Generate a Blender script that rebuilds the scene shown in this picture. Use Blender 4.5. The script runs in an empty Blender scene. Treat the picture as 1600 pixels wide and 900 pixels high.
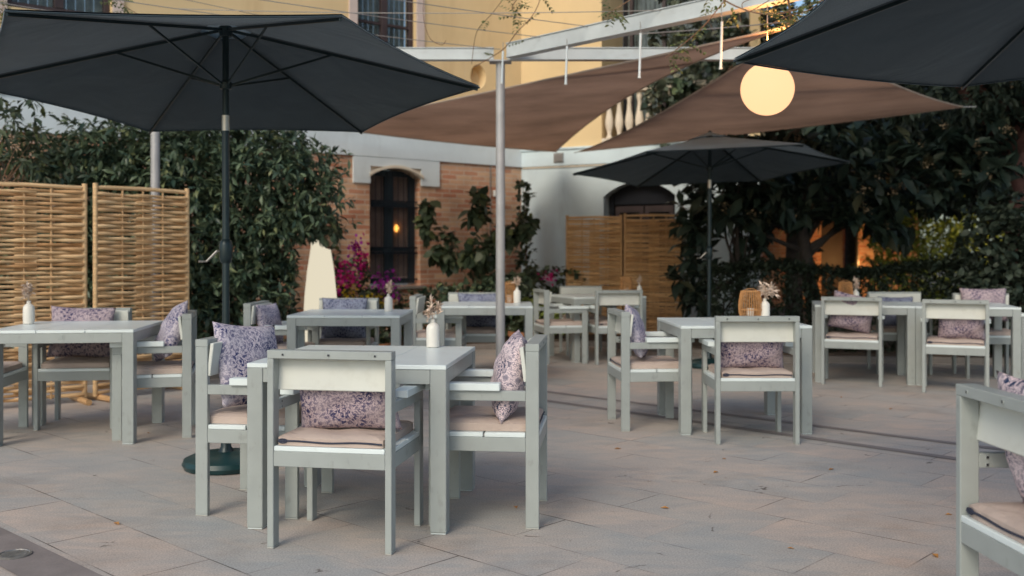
import bpy, bmesh, math, random
import numpy as np
from mathutils import Vector, Matrix
R = math.radians
PI = math.pi
random.seed(7)
rng = np.random.default_rng(7)
scene = bpy.context.scene
col = scene.collection
F, HOR, CH = 1555.0, 397.6, 1.23          # lens measured from the furniture: focal length in px of a 1600 px frame, horizon row, eye height

def at(px, Y, h=None, py=None):            # a point at distance Y seen in column px (height given, or from row py)
    z = h if h is not None else CH + (HOR - py) * Y / F
    return Vector(((px - 800) / F * Y, Y, z))

# ------------------------------------------------------------------ tags
def tag(o, label=None, cat=None, group=None, kind=None):
    if label: o['label'] = label
    if cat: o['category'] = cat
    if group: o['group'] = group
    if kind: o['kind'] = kind
    return o
def empty(name, loc=(0, 0, 0), rz=0.0, label=None, cat=None, group=None):
    o = bpy.data.objects.new(name, None); col.objects.link(o)
    o.location = loc; o.rotation_euler = (0, 0, rz); o.empty_display_size = .1
    return tag(o, label, cat, group)
def kids(o): return [c for c in bpy.data.objects if c.parent == o]
def copy_tree(o, parent=None):
    c = o.copy(); col.objects.link(c)
    if parent is not None: c.parent = parent
    for ch in kids(o): copy_tree(ch, c)
    return c

# ------------------------------------------------------------------ mesh builder
class MB:
    def __init__(s): s.v = []; s.f = []; s.m = []; s.uv = None
    def box(s, c, d, rz=0.0, mi=0, M=None):
        n = len(s.v); hx, hy, hz = d[0]/2, d[1]/2, d[2]/2
        ca, sa = math.cos(rz), math.sin(rz)
        for z in (-hz, hz):
            for x, y in ((-hx,-hy),(hx,-hy),(hx,hy),(-hx,hy)):
                p = Vector((c[0]+x*ca-y*sa, c[1]+x*sa+y*ca, c[2]+z))
                if M is not None: p = M @ Vector((x, y, z)) + Vector(c)
                s.v.append(tuple(p))
        for q in ((0,3,2,1),(4,5,6,7),(0,1,5,4),(1,2,6,5),(2,3,7,6),(3,0,4,7)):
            s.f.append(tuple(n+i for i in q)); s.m.append(mi)
        return s
    def lim(s, x0, x1, y0, y1, z0, z1, mi=0):
        return s.box(((x0+x1)/2, (y0+y1)/2, (z0+z1)/2), (x1-x0, y1-y0, z1-z0), 0, mi)
    def tube(s, pts, r, k=8, mi=0, cap=True):
        pts = [Vector(p) for p in pts]; rr = r if isinstance(r, (list, tuple)) else [r]*len(pts)
        n0 = len(s.v); up = None
        for i, p in enumerate(pts):
            t = (pts[min(i+1, len(pts)-1)] - pts[max(i-1, 0)])
            if t.length < 1e-9: t = Vector((0, 0, 1))
            t.normalize()
            if up is None: up = Vector((0, 0, 1)) if abs(t.z) < .9 else Vector((1, 0, 0))
            a = t.cross(up)
            if a.length < 1e-6: a = t.cross(Vector((0, 1, 0.3)))
            a.normalize(); b = a.cross(t).normalized(); up = b
            for j in range(k):
                w = 2*PI*j/k
                s.v.append(tuple(p + a*math.cos(w)*rr[i] + b*math.sin(w)*rr[i]))
        for i in range(len(pts)-1):
            for j in range(k):
                a0 = n0+i*k+j; a1 = n0+i*k+(j+1) % k
                s.f.append((a0, a0+k, a1+k, a1)); s.m.append(mi)
        if cap:
            s.f.append(tuple(n0+j for j in range(k))); s.m.append(mi)
            e = n0+(len(pts)-1)*k
            s.f.append(tuple(e+j for j in reversed(range(k)))); s.m.append(mi)
        return s
    def lathe(s, prof, c=(0, 0, 0), k=24, mi=0):
        n0 = len(s.v)
        for r, z in prof:
            for j in range(k):
                w = 2*PI*j/k
                s.v.append((c[0]+r*math.cos(w), c[1]+r*math.sin(w), c[2]+z))
        for i in range(len(prof)-1):
            for j in range(k):
                a0 = n0+i*k+j; a1 = n0+i*k+(j+1) % k
                s.f.append((a0, a1, a1+k, a0+k)); s.m.append(mi)
        s.f.append(tuple(n0+j for j in reversed(range(k)))); s.m.append(mi)
        e = n0+(len(prof)-1)*k
        s.f.append(tuple(e+j for j in range(k))); s.m.append(mi)
        return s
    def quad(s, a, b, c, d, mi=0):
        n = len(s.v); s.v += [tuple(a), tuple(b), tuple(c), tuple(d)]; s.f.append((n, n+1, n+2, n+3)); s.m.append(mi); return s
    def build(s, name, mats, parent=None, bevel=0.0, smooth=False, seg=1, solid=0.0):
        me = bpy.data.meshes.new(name); me.from_pydata(s.v, [], s.f)
        mats = mats if isinstance(mats, (list, tuple)) else [mats]
        for m in mats: me.materials.append(m)
        me.polygons.foreach_set('material_index', s.m)
        if bevel or smooth:
            bm = bmesh.new(); bm.from_mesh(me)
            if bevel:
                bmesh.ops.bevel(bm, geom=[e for e in bm.edges if e.calc_face_angle(0) > .5], offset=bevel, segments=seg, affect='EDGES', profile=.5, clamp_overlap=True)
            bm.to_mesh(me); bm.free()
        if smooth:
            me.polygons.foreach_set('use_smooth', [True]*len(me.polygons))
            try: me.set_sharp_from_angle(angle=R(40))
            except Exception: pass
        me.update()
        o = bpy.data.objects.new(name, me); col.objects.link(o)
        if parent is not None: o.parent = parent
        if solid:
            md = o.modifiers.new('thickness', 'SOLIDIFY'); md.thickness = solid
        return o

# ------------------------------------------------------------------ materials
def newmat(name):
    m = bpy.data.materials.new(name); m.use_nodes = True
    nt = m.node_tree; b = nt.nodes['Principled BSDF']
    return m, nt, b
def N(nt, t, **kw):
    n = nt.nodes.new(t)
    for k, v in kw.items(): setattr(n, k, v)
    return n
def rgb(c): return (c[0], c[1], c[2], 1)
def plain(name, c, rough=.5, var=.12, scale=6, bump=.0, bscale=80, metal=0, spec=.4, coord='Object', dirt=0):
    m, nt, b = newmat(name); L = nt.links.new
    tc = N(nt, 'ShaderNodeTexCoord'); no = N(nt, 'ShaderNodeTexNoise'); no.inputs['Scale'].default_value = scale; no.inputs['Detail'].default_value = 5
    L(tc.outputs[coord], no.inputs['Vector'])
    mr = N(nt, 'ShaderNodeMapRange'); mr.inputs[1].default_value = .3; mr.inputs[2].default_value = .7
    mr.inputs[3].default_value = 1-var; mr.inputs[4].default_value = 1+var
    L(no.outputs['Fac'], mr.inputs[0])
    mx = N(nt, 'ShaderNodeMix', data_type='RGBA', blend_type='MULTIPLY'); mx.inputs['Factor'].default_value = 1
    mx.inputs['A'].default_value = rgb(c); L(mr.outputs[0], mx.inputs['B'])
    L(mx.outputs['Result'], b.inputs['Base Color'])
    rr = N(nt, 'ShaderNodeMapRange'); rr.inputs[3].default_value = max(.02, rough-.08); rr.inputs[4].default_value = min(1, rough+.1)
    L(no.outputs['Fac'], rr.inputs[0]); L(rr.outputs[0], b.inputs['Roughness'])
    b.inputs['Metallic'].default_value = metal; b.inputs['Specular IOR Level'].default_value = spec
    if bump:
        n2 = N(nt, 'ShaderNodeTexNoise'); n2.inputs['Scale'].default_value = bscale; n2.inputs['Detail'].default_value = 3
        L(tc.outputs[coord], n2.inputs['Vector'])
        bp = N(nt, 'ShaderNodeBump'); bp.inputs['Strength'].default_value = bump; bp.inputs['Distance'].default_value = .01
        L(n2.outputs['Fac'], bp.inputs['Height']); L(bp.outputs[0], b.inputs['Normal'])
    return m
M = {}
M['frame'] = plain('powder_coated_frame', (.335, .362, .352), .34, .05, 9, .04, 500)
M['slat'] = plain('white_board', (.70, .765, .765), .30, .04, 5, .04, 300)
M['cap'] = plain('foot_cap', (.42, .40, .36), .5, .1)
M['bolt'] = plain('dark_bolt', (.04, .04, .045), .4, .1, metal=.6)
M['canvas'] = plain('back_panel_board', (.62, .63, .58), .7, .05, 4, .12, 400)
M['cushion'] = plain('seat_fabric', (.50, .40, .35), .88, .07, 5, .25, 260, spec=.2)
M['navy'] = plain('navy_piping', (.03, .035, .06), .7, .1)
M['umb'] = plain('charcoal_fabric', (.038, .057, .072), .8, .10, 3, .15, 350, spec=.25)
M['umbmetal'] = plain('dark_green_steel', (.018, .032, .036), .32, .1, 6, metal=.25)
M['chrome'] = plain('bare_steel', (.45, .42, .38), .35, .1, 10, metal=.8)
M['base'] = plain('green_plastic_base', (.010, .038, .042), .33, .25, 8, .06, 90)
M['steel'] = plain('galvanised_post', (.40, .39, .39), .42, .10, 7, .05, 160, metal=.25)
M['beam'] = plain('painted_beam', (.52, .55, .55), .45, .10, 4, .04, 160)
M['vase'] = plain('white_ceramic', (.72, .69, .63), .4, .04, 10)
M['dried'] = plain('dried_flower', (.66, .52, .42), .9, .25, 30)
M['sailcloth'] = plain('brown_sail', (.31, .195, .142), .9, .24, 1.3, .2, 300, spec=.15)
M['hem'] = plain('sail_hem', (.40, .31, .25), .85, .1, 6)
M['white_plaster'] = plain('white_plaster', (.62, .71, .74), .85, .08, 1.6, .18, 30, spec=.2)
M['white_band'] = plain('whitewash', (.66, .71, .73), .85, .08, 1.6, .18, 30, spec=.2)
M['umbtop'] = plain('sky_sheen_fabric', (.42, .54, .63), .75, .10, 3, .15, 350, spec=.3)  # pale blue colour stands in for sky light reflected on the canopy tops
M['yellow_plaster'] = plain('yellow_plaster', (.74, .55, .31), .85, .07, 1.0, .18, 30, spec=.2)
M['cream'] = plain('cream_moulding', (.72, .62, .50), .8, .08, 3, .1, 40)
M['pinkjamb'] = plain('pale_pink_jamb', (.62, .50, .45), .8, .06, 3)
M['iron'] = plain('blue_black_iron', (.012, .018, .028), .4, .1, 10, metal=.2)
M['bluedoor'] = plain('blue_black_door_paint', (.014, .016, .022), .6, .2, 6, spec=.2)
M['winframe'] = plain('blue_grey_window_paint', (.022, .036, .048), .4, .15, 8)
M['wood'] = plain('dark_wood', (.050, .033, .034), .5, .25, 4)
M['wood2'] = plain('brown_shutter', (.085, .055, .05), .5, .25, 4)
M['browncurtain'] = plain('brown_curtain', (.55, .40, .36), .9, .2, 8)
M['curtain'] = plain('grey_green_curtain', (.24, .30, .29), .9, .3, 6)  # lightened to stand in for greenish sky reflected in the upper panes
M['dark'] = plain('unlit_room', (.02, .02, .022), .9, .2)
M['soil'] = plain('planting_soil', (.085, .062, .047), .95, .35, 7, .6, 25)
M['kerb'] = plain('kerb_stone', (.24, .21, .19), .8, .15, 5, .2, 40)
M['terracotta'] = plain('terracotta', (.34, .15, .07), .75, .15, 8, .1, 60)
M['bark'] = plain('grey_bark', (.09, .065, .05), .9, .35, 12, .7, 30)
M['bark2'] = plain('dark_bark', (.045, .035, .03), .9, .35, 12, .7, 30)
M['stem'] = plain('pale_stem', (.24, .14, .085), .85, .25, 12, .3, 40)
M['wire'] = plain('steel_wire', (.30, .27, .25), .5, .1, metal=.3)
M['tubewhite'] = plain('white_plastic_tube', (.62, .68, .70), .35, .05)
M['plastic'] = plain('white_plastic', (.65, .66, .64), .5, .05)
M['drain'] = plain('worn_steel_drain', (.27, .26, .25), .45, .2, 40, .2, 200, metal=.6)
M['drainslab'] = plain('dark_channel_stone', (.235, .20, .19), .75, .15, 6, .2, 60)
M['dryleaf'] = plain('dry_leaf', (.42, .20, .06), .8, .3, 40)
M['lampshell'] = None

def cloth(m, f):
    nt = m.node_tree; b = nt.nodes['Principled BSDF']; t = nt.nodes.new('ShaderNodeBsdfTranslucent')
    nt.links.new(b.inputs['Base Color'].links[0].from_socket, t.inputs[0]); mx = nt.nodes.new('ShaderNodeMixShader'); mx.inputs[0].default_value = f
    nt.links.new(b.outputs[0], mx.inputs[1]); nt.links.new(t.outputs[0], mx.inputs[2]); nt.links.new(mx.outputs[0], nt.nodes['Material Output'].inputs[0])
cloth(M['sailcloth'], .47); cloth(M['umb'], .20)
def crease(m, sc, dist, st):
    nt = m.node_tree; b = nt.nodes['Principled BSDF']; n = nt.nodes.new('ShaderNodeTexNoise'); n.inputs['Scale'].default_value = sc; n.inputs['Detail'].default_value = 3; n.inputs['Distortion'].default_value = 1.2
    tc = nt.nodes.new('ShaderNodeTexCoord'); nt.links.new(tc.outputs['Object'], n.inputs['Vector']); bp = nt.nodes.new('ShaderNodeBump'); bp.inputs['Distance'].default_value = dist; bp.inputs['Strength'].default_value = st
    nt.links.new(n.outputs['Fac'], bp.inputs['Height']); old = b.inputs['Normal'].links[0].from_node; nt.links.new(bp.outputs[0], old.inputs['Normal'])
crease(M['umb'], 1.6, .05, .22); crease(M['sailcloth'], .9, .15, .6); crease(M['cushion'], 7, .03, .5)
M['umb'].node_tree.nodes['Principled BSDF'].inputs['Sheen Weight'].default_value = .7; M['umb'].node_tree.nodes['Principled BSDF'].inputs['Sheen Tint'].default_value = (.75, .9, 1, 1); M['umb'].node_tree.nodes['Principled BSDF'].inputs['Sheen Roughness'].default_value = .35
def emis(name, c, s):
    m, nt, b = newmat(name)
    b.inputs['Base Color'].default_value = (.03, .03, .03, 1); b.inputs['Specular IOR Level'].default_value = .15; b.inputs['Emission Color'].default_value = rgb(c); b.inputs['Emission Strength'].default_value = s
    b.inputs['Roughness'].default_value = .8
    return m
M['globe'] = emis('glowing_opal_glass', (1, .53, .27), 1.3)
M['cone'] = emis('glowing_cream_plastic', (1, .90, .68), .68)
M['warm'] = emis('small_warm_glow', (1, .42, .08), 3.0)

def glass(name, c, trans=.45):
    m, nt, b = newmat(name); L = nt.links.new
    b.inputs['Base Color'].default_value = rgb(c); b.inputs['Roughness'].default_value = .06; b.inputs['Specular IOR Level'].default_value = .9
    t = N(nt, 'ShaderNodeBsdfTransparent'); mx = N(nt, 'ShaderNodeMixShader'); mx.inputs[0].default_value = trans
    L(b.outputs[0], mx.inputs[1]); L(t.outputs[0], mx.inputs[2]); L(mx.outputs[0], nt.nodes['Material Output'].inputs[0])
    return m
M['glass'] = glass('window_glass', (.03, .035, .035), .75)

def brickmat():
    m, nt, b = newmat('old_salmon_brick'); L = nt.links.new
    uv = N(nt, 'ShaderNodeUVMap'); uv.uv_map = 'wall'
    n0 = N(nt, 'ShaderNodeTexNoise'); n0.inputs['Scale'].default_value = 9
    L(uv.outputs[0], n0.inputs['Vector'])
    dis = N(nt, 'ShaderNodeMix', data_type='RGBA', blend_type='LINEAR_LIGHT'); dis.inputs['Factor'].default_value = .012
    L(uv.outputs[0], dis.inputs['A']); L(n0.outputs['Color'], dis.inputs['B'])
    br = N(nt, 'ShaderNodeTexBrick'); br.inputs['Scale'].default_value = 1
    br.inputs['Brick Width'].default_value = .27; br.inputs['Row Height'].default_value = .072; br.inputs['Mortar Size'].default_value = .009
    br.inputs['Mortar Smooth'].default_value = .4
    br.inputs['Color1'].default_value = (.50, .20, .12, 1); br.inputs['Color2'].default_value = (.66, .42, .27, 1); br.inputs['Mortar'].default_value = (.60, .46, .36, 1)
    L(dis.outputs['Result'], br.inputs['Vector'])
    n1 = N(nt, 'ShaderNodeTexNoise'); n1.inputs['Scale'].default_value = 2.2; n1.inputs['Detail'].default_value = 7
    L(uv.outputs[0], n1.inputs['Vector'])
    mr = N(nt, 'ShaderNodeMapRange'); mr.inputs[1].default_value = .3; mr.inputs[2].default_value = .7; mr.inputs[3].default_value = .72; mr.inputs[4].default_value = 1.2
    L(n1.outputs['Fac'], mr.inputs[0])
    mx = N(nt, 'ShaderNodeMix', data_type='RGBA', blend_type='MULTIPLY'); mx.inputs['Factor'].default_value = 1
    L(br.outputs['Color'], mx.inputs['A']); L(mr.outputs[0], mx.inputs['B']); L(mx.outputs['Result'], b.inputs['Base Color'])
    b.inputs['Roughness'].default_value = .9; b.inputs['Specular IOR Level'].default_value = .2
    inv = N(nt, 'ShaderNodeMath', operation='SUBTRACT'); inv.inputs[0].default_value = 1; L(br.outputs['Fac'], inv.inputs[1])
    bp = N(nt, 'ShaderNodeBump'); bp.inputs['Strength'].default_value = .6; bp.inputs['Distance'].default_value = .008
    L(inv.outputs[0], bp.inputs['Height']); L(bp.outputs[0], b.inputs['Normal'])
    return m
def weather(m, amt, sx, sz, c=(.45, .42, .38), lo=.55, hi=.72):
    nt = m.node_tree; b = nt.nodes['Principled BSDF']; L = nt.links.new; tc = nt.nodes.new('ShaderNodeTexCoord'); mp = nt.nodes.new('ShaderNodeMapping'); mp.inputs['Scale'].default_value = (sx, sx, sz)
    L(tc.outputs['Object'], mp.inputs[0]); n = nt.nodes.new('ShaderNodeTexNoise'); n.inputs['Scale'].default_value = 1; n.inputs['Detail'].default_value = 8; n.inputs['Roughness'].default_value = .65; L(mp.outputs[0], n.inputs['Vector'])
    mr = nt.nodes.new('ShaderNodeMapRange'); mr.inputs[1].default_value = lo; mr.inputs[2].default_value = hi; mr.inputs[4].default_value = amt; L(n.outputs['Fac'], mr.inputs[0])
    mx = nt.nodes.new('ShaderNodeMix'); mx.data_type = 'RGBA'; mx.blend_type = 'MULTIPLY'; src = b.inputs['Base Color'].links[0].from_socket
    L(mr.outputs[0], mx.inputs['Factor']); L(src, mx.inputs['A']); mx.inputs['B'].default_value = (*c, 1); L(mx.outputs['Result'], b.inputs['Base Color'])
weather(M['white_plaster'], .35, 2.2, .5); weather(M['yellow_plaster'], .28, 2.0, .4, (.6, .5, .4)); weather(M['frame'], .35, 22, 9, (.62, .6, .56), .58, .66); weather(M['slat'], .22, 14, 14, (.7, .68, .62), .58, .7)
weather(M['canvas'], .25, 9, 9, (.7, .66, .6)); weather(M['cushion'], .3, 8, 8, (.72, .66, .6), .5, .7); weather(M['steel'], .3, 18, 5, (.6, .52, .45)); weather(M['beam'], .3, 5, 12, (.62, .56, .5)); weather(M['sailcloth'], .5, 1.6, 3.5, (.45, .4, .38), .54, .64)
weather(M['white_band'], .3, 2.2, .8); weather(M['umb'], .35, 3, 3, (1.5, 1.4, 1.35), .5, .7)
M['brick'] = brickmat()

def pavemat():
    m, nt, b = newmat('sandstone_pavers'); L = nt.links.new
    tc = N(nt, 'ShaderNodeTexCoord')
    mp = N(nt, 'ShaderNodeMapping'); mp.inputs['Rotation'].default_value = (0, 0, R(43)); mp.inputs['Location'].default_value = (.13, .055, 0)
    L(tc.outputs['Object'], mp.inputs['Vector'])
    br = N(nt, 'ShaderNodeTexBrick'); br.offset = .42; br.offset_frequency = 2; br.squash = 1.35; br.squash_frequency = 3
    br.inputs['Scale'].default_value = 1; br.inputs['Brick Width'].default_value = .70; br.inputs['Row Height'].default_value = .36
    br.inputs['Mortar Size'].default_value = .0038; br.inputs['Mortar Smooth'].default_value = .25; br.inputs['Bias'].default_value = -.05
    br.inputs['Color1'].default_value = (.48, .425, .39, 1); br.inputs['Color2'].default_value = (.405, .40, .39, 1); br.inputs['Mortar'].default_value = (.075, .062, .058, 1)
    L(mp.outputs[0], br.inputs['Vector'])
    # the same pattern without joints: slab colour only
    b2 = N(nt, 'ShaderNodeTexBrick'); b2.offset = .42; b2.offset_frequency = 2; b2.squash = 1.35; b2.squash_frequency = 3
    for k in ('Scale', 'Brick Width', 'Row Height', 'Bias', 'Color1', 'Color2'): b2.inputs[k].default_value = br.inputs[k].default_value
    b2.inputs['Mortar Size'].default_value = 0.0
    L(mp.outputs[0], b2.inputs['Vector'])
    big = N(nt, 'ShaderNodeTexNoise'); big.inputs['Scale'].default_value = .9; big.inputs['Detail'].default_value = 4
    L(tc.outputs['Object'], big.inputs['Vector'])
    jr = N(nt, 'ShaderNodeTexNoise'); jr.inputs['Scale'].default_value = 1.7; jr.inputs['Detail'].default_value = 3
    L(tc.outputs['Object'], jr.inputs['Vector'])
    jm = N(nt, 'ShaderNodeMapRange'); jm.inputs[1].default_value = .48; jm.inputs[2].default_value = .64; jm.inputs[3].default_value = .12; jm.inputs[4].default_value = 1
    L(jr.outputs['Fac'], jm.inputs[0])
    mj = N(nt, 'ShaderNodeMix', data_type='RGBA'); L(jm.outputs[0], mj.inputs['Factor']); L(b2.outputs['Color'], mj.inputs['A']); L(br.outputs['Color'], mj.inputs['B'])
    # warm and cool stone veins
    gr = N(nt, 'ShaderNodeMapping'); gr.inputs['Scale'].default_value = (1.3, 3.4, 1); gr.inputs['Rotation'].default_value = (0, 0, R(43))
    L(tc.outputs['Object'], gr.inputs['Vector'])
    gn = N(nt, 'ShaderNodeTexNoise'); gn.inputs['Scale'].default_value = 2.1; gn.inputs['Detail'].default_value = 8; gn.inputs['Distortion'].default_value = 1.4
    L(gr.outputs[0], gn.inputs['Vector'])
    rp = N(nt, 'ShaderNodeValToRGB'); rp.color_ramp.elements[0].position = .36; rp.color_ramp.elements[0].color = (.89, .90, .91, 1)
    rp.color_ramp.elements[1].position = .66; rp.color_ramp.elements[1].color = (1.12, 1.04, .98, 1)
    L(gn.outputs['Fac'], rp.inputs[0])
    m1 = N(nt, 'ShaderNodeMix', data_type='RGBA', blend_type='MULTIPLY'); m1.inputs['Factor'].default_value = .9
    L(mj.outputs['Result'], m1.inputs['A']); L(rp.outputs[0], m1.inputs['B'])
    r2 = N(nt, 'ShaderNodeValToRGB'); r2.color_ramp.elements[0].position = .35; r2.color_ramp.elements[0].color = (.92, .97, 1.0, 1)
    r2.color_ramp.elements[1].position = .62; r2.color_ramp.elements[1].color = (1.04, .99, .96, 1)
    L(big.outputs['Fac'], r2.inputs[0])
    m2 = N(nt, 'ShaderNodeMix', data_type='RGBA', blend_type='MULTIPLY'); m2.inputs['Factor'].default_value = 1
    L(m1.outputs['Result'], m2.inputs['A']); L(r2.outputs[0], m2.inputs['B'])
    # small cracks, only here and there
    vo = N(nt, 'ShaderNodeTexVoronoi', feature='DISTANCE_TO_EDGE'); vo.inputs['Scale'].default_value = .9
    wn = N(nt, 'ShaderNodeTexNoise'); wn.inputs['Scale'].default_value = 5; wn.inputs['Detail'].default_value = 6
    L(tc.outputs['Object'], wn.inputs['Vector'])
    wa = N(nt, 'ShaderNodeMix', data_type='RGBA', blend_type='LINEAR_LIGHT'); wa.inputs['Factor'].default_value = .12
    L(tc.outputs['Object'], wa.inputs['A']); L(wn.outputs['Color'], wa.inputs['B']); L(wa.outputs['Result'], vo.inputs['Vector'])
    cr = N(nt, 'ShaderNodeMapRange'); cr.inputs[1].default_value = .0015; cr.inputs[2].default_value = .006; cr.inputs[3].default_value = 1; cr.inputs[4].default_value = 0
    L(vo.outputs['Distance'], cr.inputs[0])
    cg = N(nt, 'ShaderNodeMapRange'); cg.inputs[1].default_value = .60; cg.inputs[2].default_value = .66
    L(wn.outputs['Fac'], cg.inputs[0])
    cm = N(nt, 'ShaderNodeMath', operation='MULTIPLY'); L(cr.outputs[0], cm.inputs[0]); L(cg.outputs[0], cm.inputs[1])
    m3 = N(nt, 'ShaderNodeMix', data_type='RGBA'); L(cm.outputs[0], m3.inputs['Factor']); L(m2.outputs['Result'], m3.inputs['A']); m3.inputs['B'].default_value = (.11, .09, .08, 1)
    # fine speckle
    sp = N(nt, 'ShaderNodeTexNoise'); sp.inputs['Scale'].default_value = 130; sp.inputs['Detail'].default_value = 3
    L(tc.outputs['Object'], sp.inputs['Vector'])
    sm = N(nt, 'ShaderNodeMapRange'); sm.inputs[1].default_value = .3; sm.inputs[2].default_value = .7; sm.inputs[3].default_value = .76; sm.inputs[4].default_value = 1.24
    L(sp.outputs['Fac'], sm.inputs[0])
    m4 = N(nt, 'ShaderNodeMix', data_type='RGBA', blend_type='MULTIPLY'); m4.inputs['Factor'].default_value = 1
    L(m3.outputs['Result'], m4.inputs['A']); L(sm.outputs[0], m4.inputs['B'])
    L(m4.outputs['Result'], b.inputs['Base Color'])
    rr = N(nt, 'ShaderNodeMapRange'); rr.inputs[3].default_value = .5; rr.inputs[4].default_value = .8
    L(gn.outputs['Fac'], rr.inputs[0]); L(rr.outputs[0], b.inputs['Roughness']); b.inputs['Specular IOR Level'].default_value = .35
    ad = N(nt, 'ShaderNodeMath', operation='MULTIPLY'); L(br.outputs['Fac'], ad.inputs[0]); L(jm.outputs[0], ad.inputs[1])
    hh = N(nt, 'ShaderNodeMath', operation='SUBTRACT'); L(gn.outputs['Fac'], hh.inputs[0]); L(ad.outputs[0], hh.inputs[1])
    bp = N(nt, 'ShaderNodeBump'); bp.inputs['Strength'].default_value = .35; bp.inputs['Distance'].default_value = .006
    L(hh.outputs[0], bp.inputs['Height'])
    bp2 = N(nt, 'ShaderNodeBump'); bp2.inputs['Strength'].default_value = .25; bp2.inputs['Distance'].default_value = .002
    L(sp.outputs['Fac'], bp2.inputs['Height']); L(bp.outputs[0], bp2.inputs['Normal']); L(bp2.outputs[0], b.inputs['Normal'])
    return m
M['pave'] = pavemat()
weather(M['pave'], .35, 1.6, 1, (.66, .58, .52), .52, .66); weather(M['pave'], .5, 9, 1, (.6, .52, .46), .64, .70)

def leafmat(name, c1, c2, c3=None, rough=.45, trans=.12):
    m, nt, b = newmat(name); L = nt.links.new
    a = N(nt, 'ShaderNodeAttribute'); a.attribute_name = 'rnd'
    rp = N(nt, 'ShaderNodeValToRGB'); e = rp.color_ramp.elements
    e[0].color = rgb(c1); e[0].position = .1; e[1].color = rgb(c2); e[1].position = .9
    if c3:
        x = e.new(.97); x.color = rgb(c3)
    L(a.outputs['Fac'], rp.inputs[0]); L(rp.outputs[0], b.inputs['Base Color'])
    b.inputs['Roughness'].default_value = rough; b.inputs['Specular IOR Level'].default_value = .35
    t = N(nt, 'ShaderNodeBsdfTranslucent'); L(rp.outputs[0], t.inputs[0])
    mx = N(nt, 'ShaderNodeMixShader'); mx.inputs[0].default_value = trans
    L(b.outputs[0], mx.inputs[1]); L(t.outputs[0], mx.inputs[2]); L(mx.outputs[0], nt.nodes['Material Output'].inputs[0])
    return m
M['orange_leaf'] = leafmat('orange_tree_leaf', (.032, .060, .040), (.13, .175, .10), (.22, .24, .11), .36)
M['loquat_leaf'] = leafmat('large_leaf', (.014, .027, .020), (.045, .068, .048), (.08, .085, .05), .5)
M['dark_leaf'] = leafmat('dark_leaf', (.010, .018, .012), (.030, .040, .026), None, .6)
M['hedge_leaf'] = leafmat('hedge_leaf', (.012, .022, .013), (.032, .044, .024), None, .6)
M['ivy_leaf'] = leafmat('ivy_leaf', (.022, .036, .026), (.055, .072, .050), None, .5)
M['lemon_leaf'] = leafmat('lemon_leaf', (.035, .055, .032), (.085, .105, .055), (.15, .17, .06), .45)
M['yellow_leaf'] = leafmat('yellow_green_leaf', (.15, .21, .04), (.28, .32, .08), None, .6)
M['silver_leaf'] = leafmat('variegated_leaf', (.04, .06, .045), (.17, .19, .13), (.34, .33, .24), .55)
M['magenta'] = leafmat('magenta_bract', (.45, .012, .16), (.62, .02, .20), (.32, .02, .30), .6, .3)
M['purple'] = leafmat('purple_bract', (.25, .012, .22), (.38, .03, .33), None, .6, .3)
M['yellow_fl'] = leafmat('yellow_flower', (.60, .42, .02), (.66, .50, .05), None, .6, .3)
M['blossom'] = leafmat('cream_blossom', (.26, .19, .11), (.42, .31, .19), None, .7, .1)
M['vine_leaf'] = leafmat('vine_leaflet', (.10, .14, .05), (.22, .24, .10), None, .5, .3)

def canemat(name, c0, c1):
    m, nt, b = newmat(name); L = nt.links.new
    a = N(nt, 'ShaderNodeAttribute'); a.attribute_name = 'rnd'
    rp = N(nt, 'ShaderNodeValToRGB'); e = rp.color_ramp.elements
    e[0].color = rgb(c0); e[0].position = 0; e[1].color = rgb(c1); e[1].position = 1
    L(a.outputs['Fac'], rp.inputs[0])
    tc = N(nt, 'ShaderNodeTexCoord'); mp = N(nt, 'ShaderNodeMapping'); mp.inputs['Scale'].default_value = (4, 4, 45)
    L(tc.outputs['Object'], mp.inputs[0])
    n = N(nt, 'ShaderNodeTexNoise'); n.inputs['Scale'].default_value = 1.6; n.inputs['Detail'].default_value = 4; L(mp.outputs[0], n.inputs['Vector'])
    mr = N(nt, 'ShaderNodeMapRange'); mr.inputs[1].default_value = .3; mr.inputs[2].default_value = .7; mr.inputs[3].default_value = .68; mr.inputs[4].default_value = 1.15
    L(n.outputs['Fac'], mr.inputs[0])
    mx = N(nt, 'ShaderNodeMix', data_type='RGBA', blend_type='MULTIPLY'); mx.inputs['Factor'].default_value = 1
    L(rp.outputs[0], mx.inputs['A']); L(mr.outputs[0], mx.inputs['B']); L(mx.outputs['Result'], b.inputs['Base Color'])
    b.inputs['Roughness'].default_value = .42; b.inputs['Specular IOR Level'].default_value = .4
    return m
M['cane'] = canemat('bamboo_cane', (.50, .27, .115), (.80, .55, .30)); M['oldcane'] = canemat('aged_bamboo_cane', (.44, .225, .085), (.76, .48, .24))
M['lantern'] = plain('honey_rattan', (.44, .215, .08), .6, .2, 20)

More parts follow.
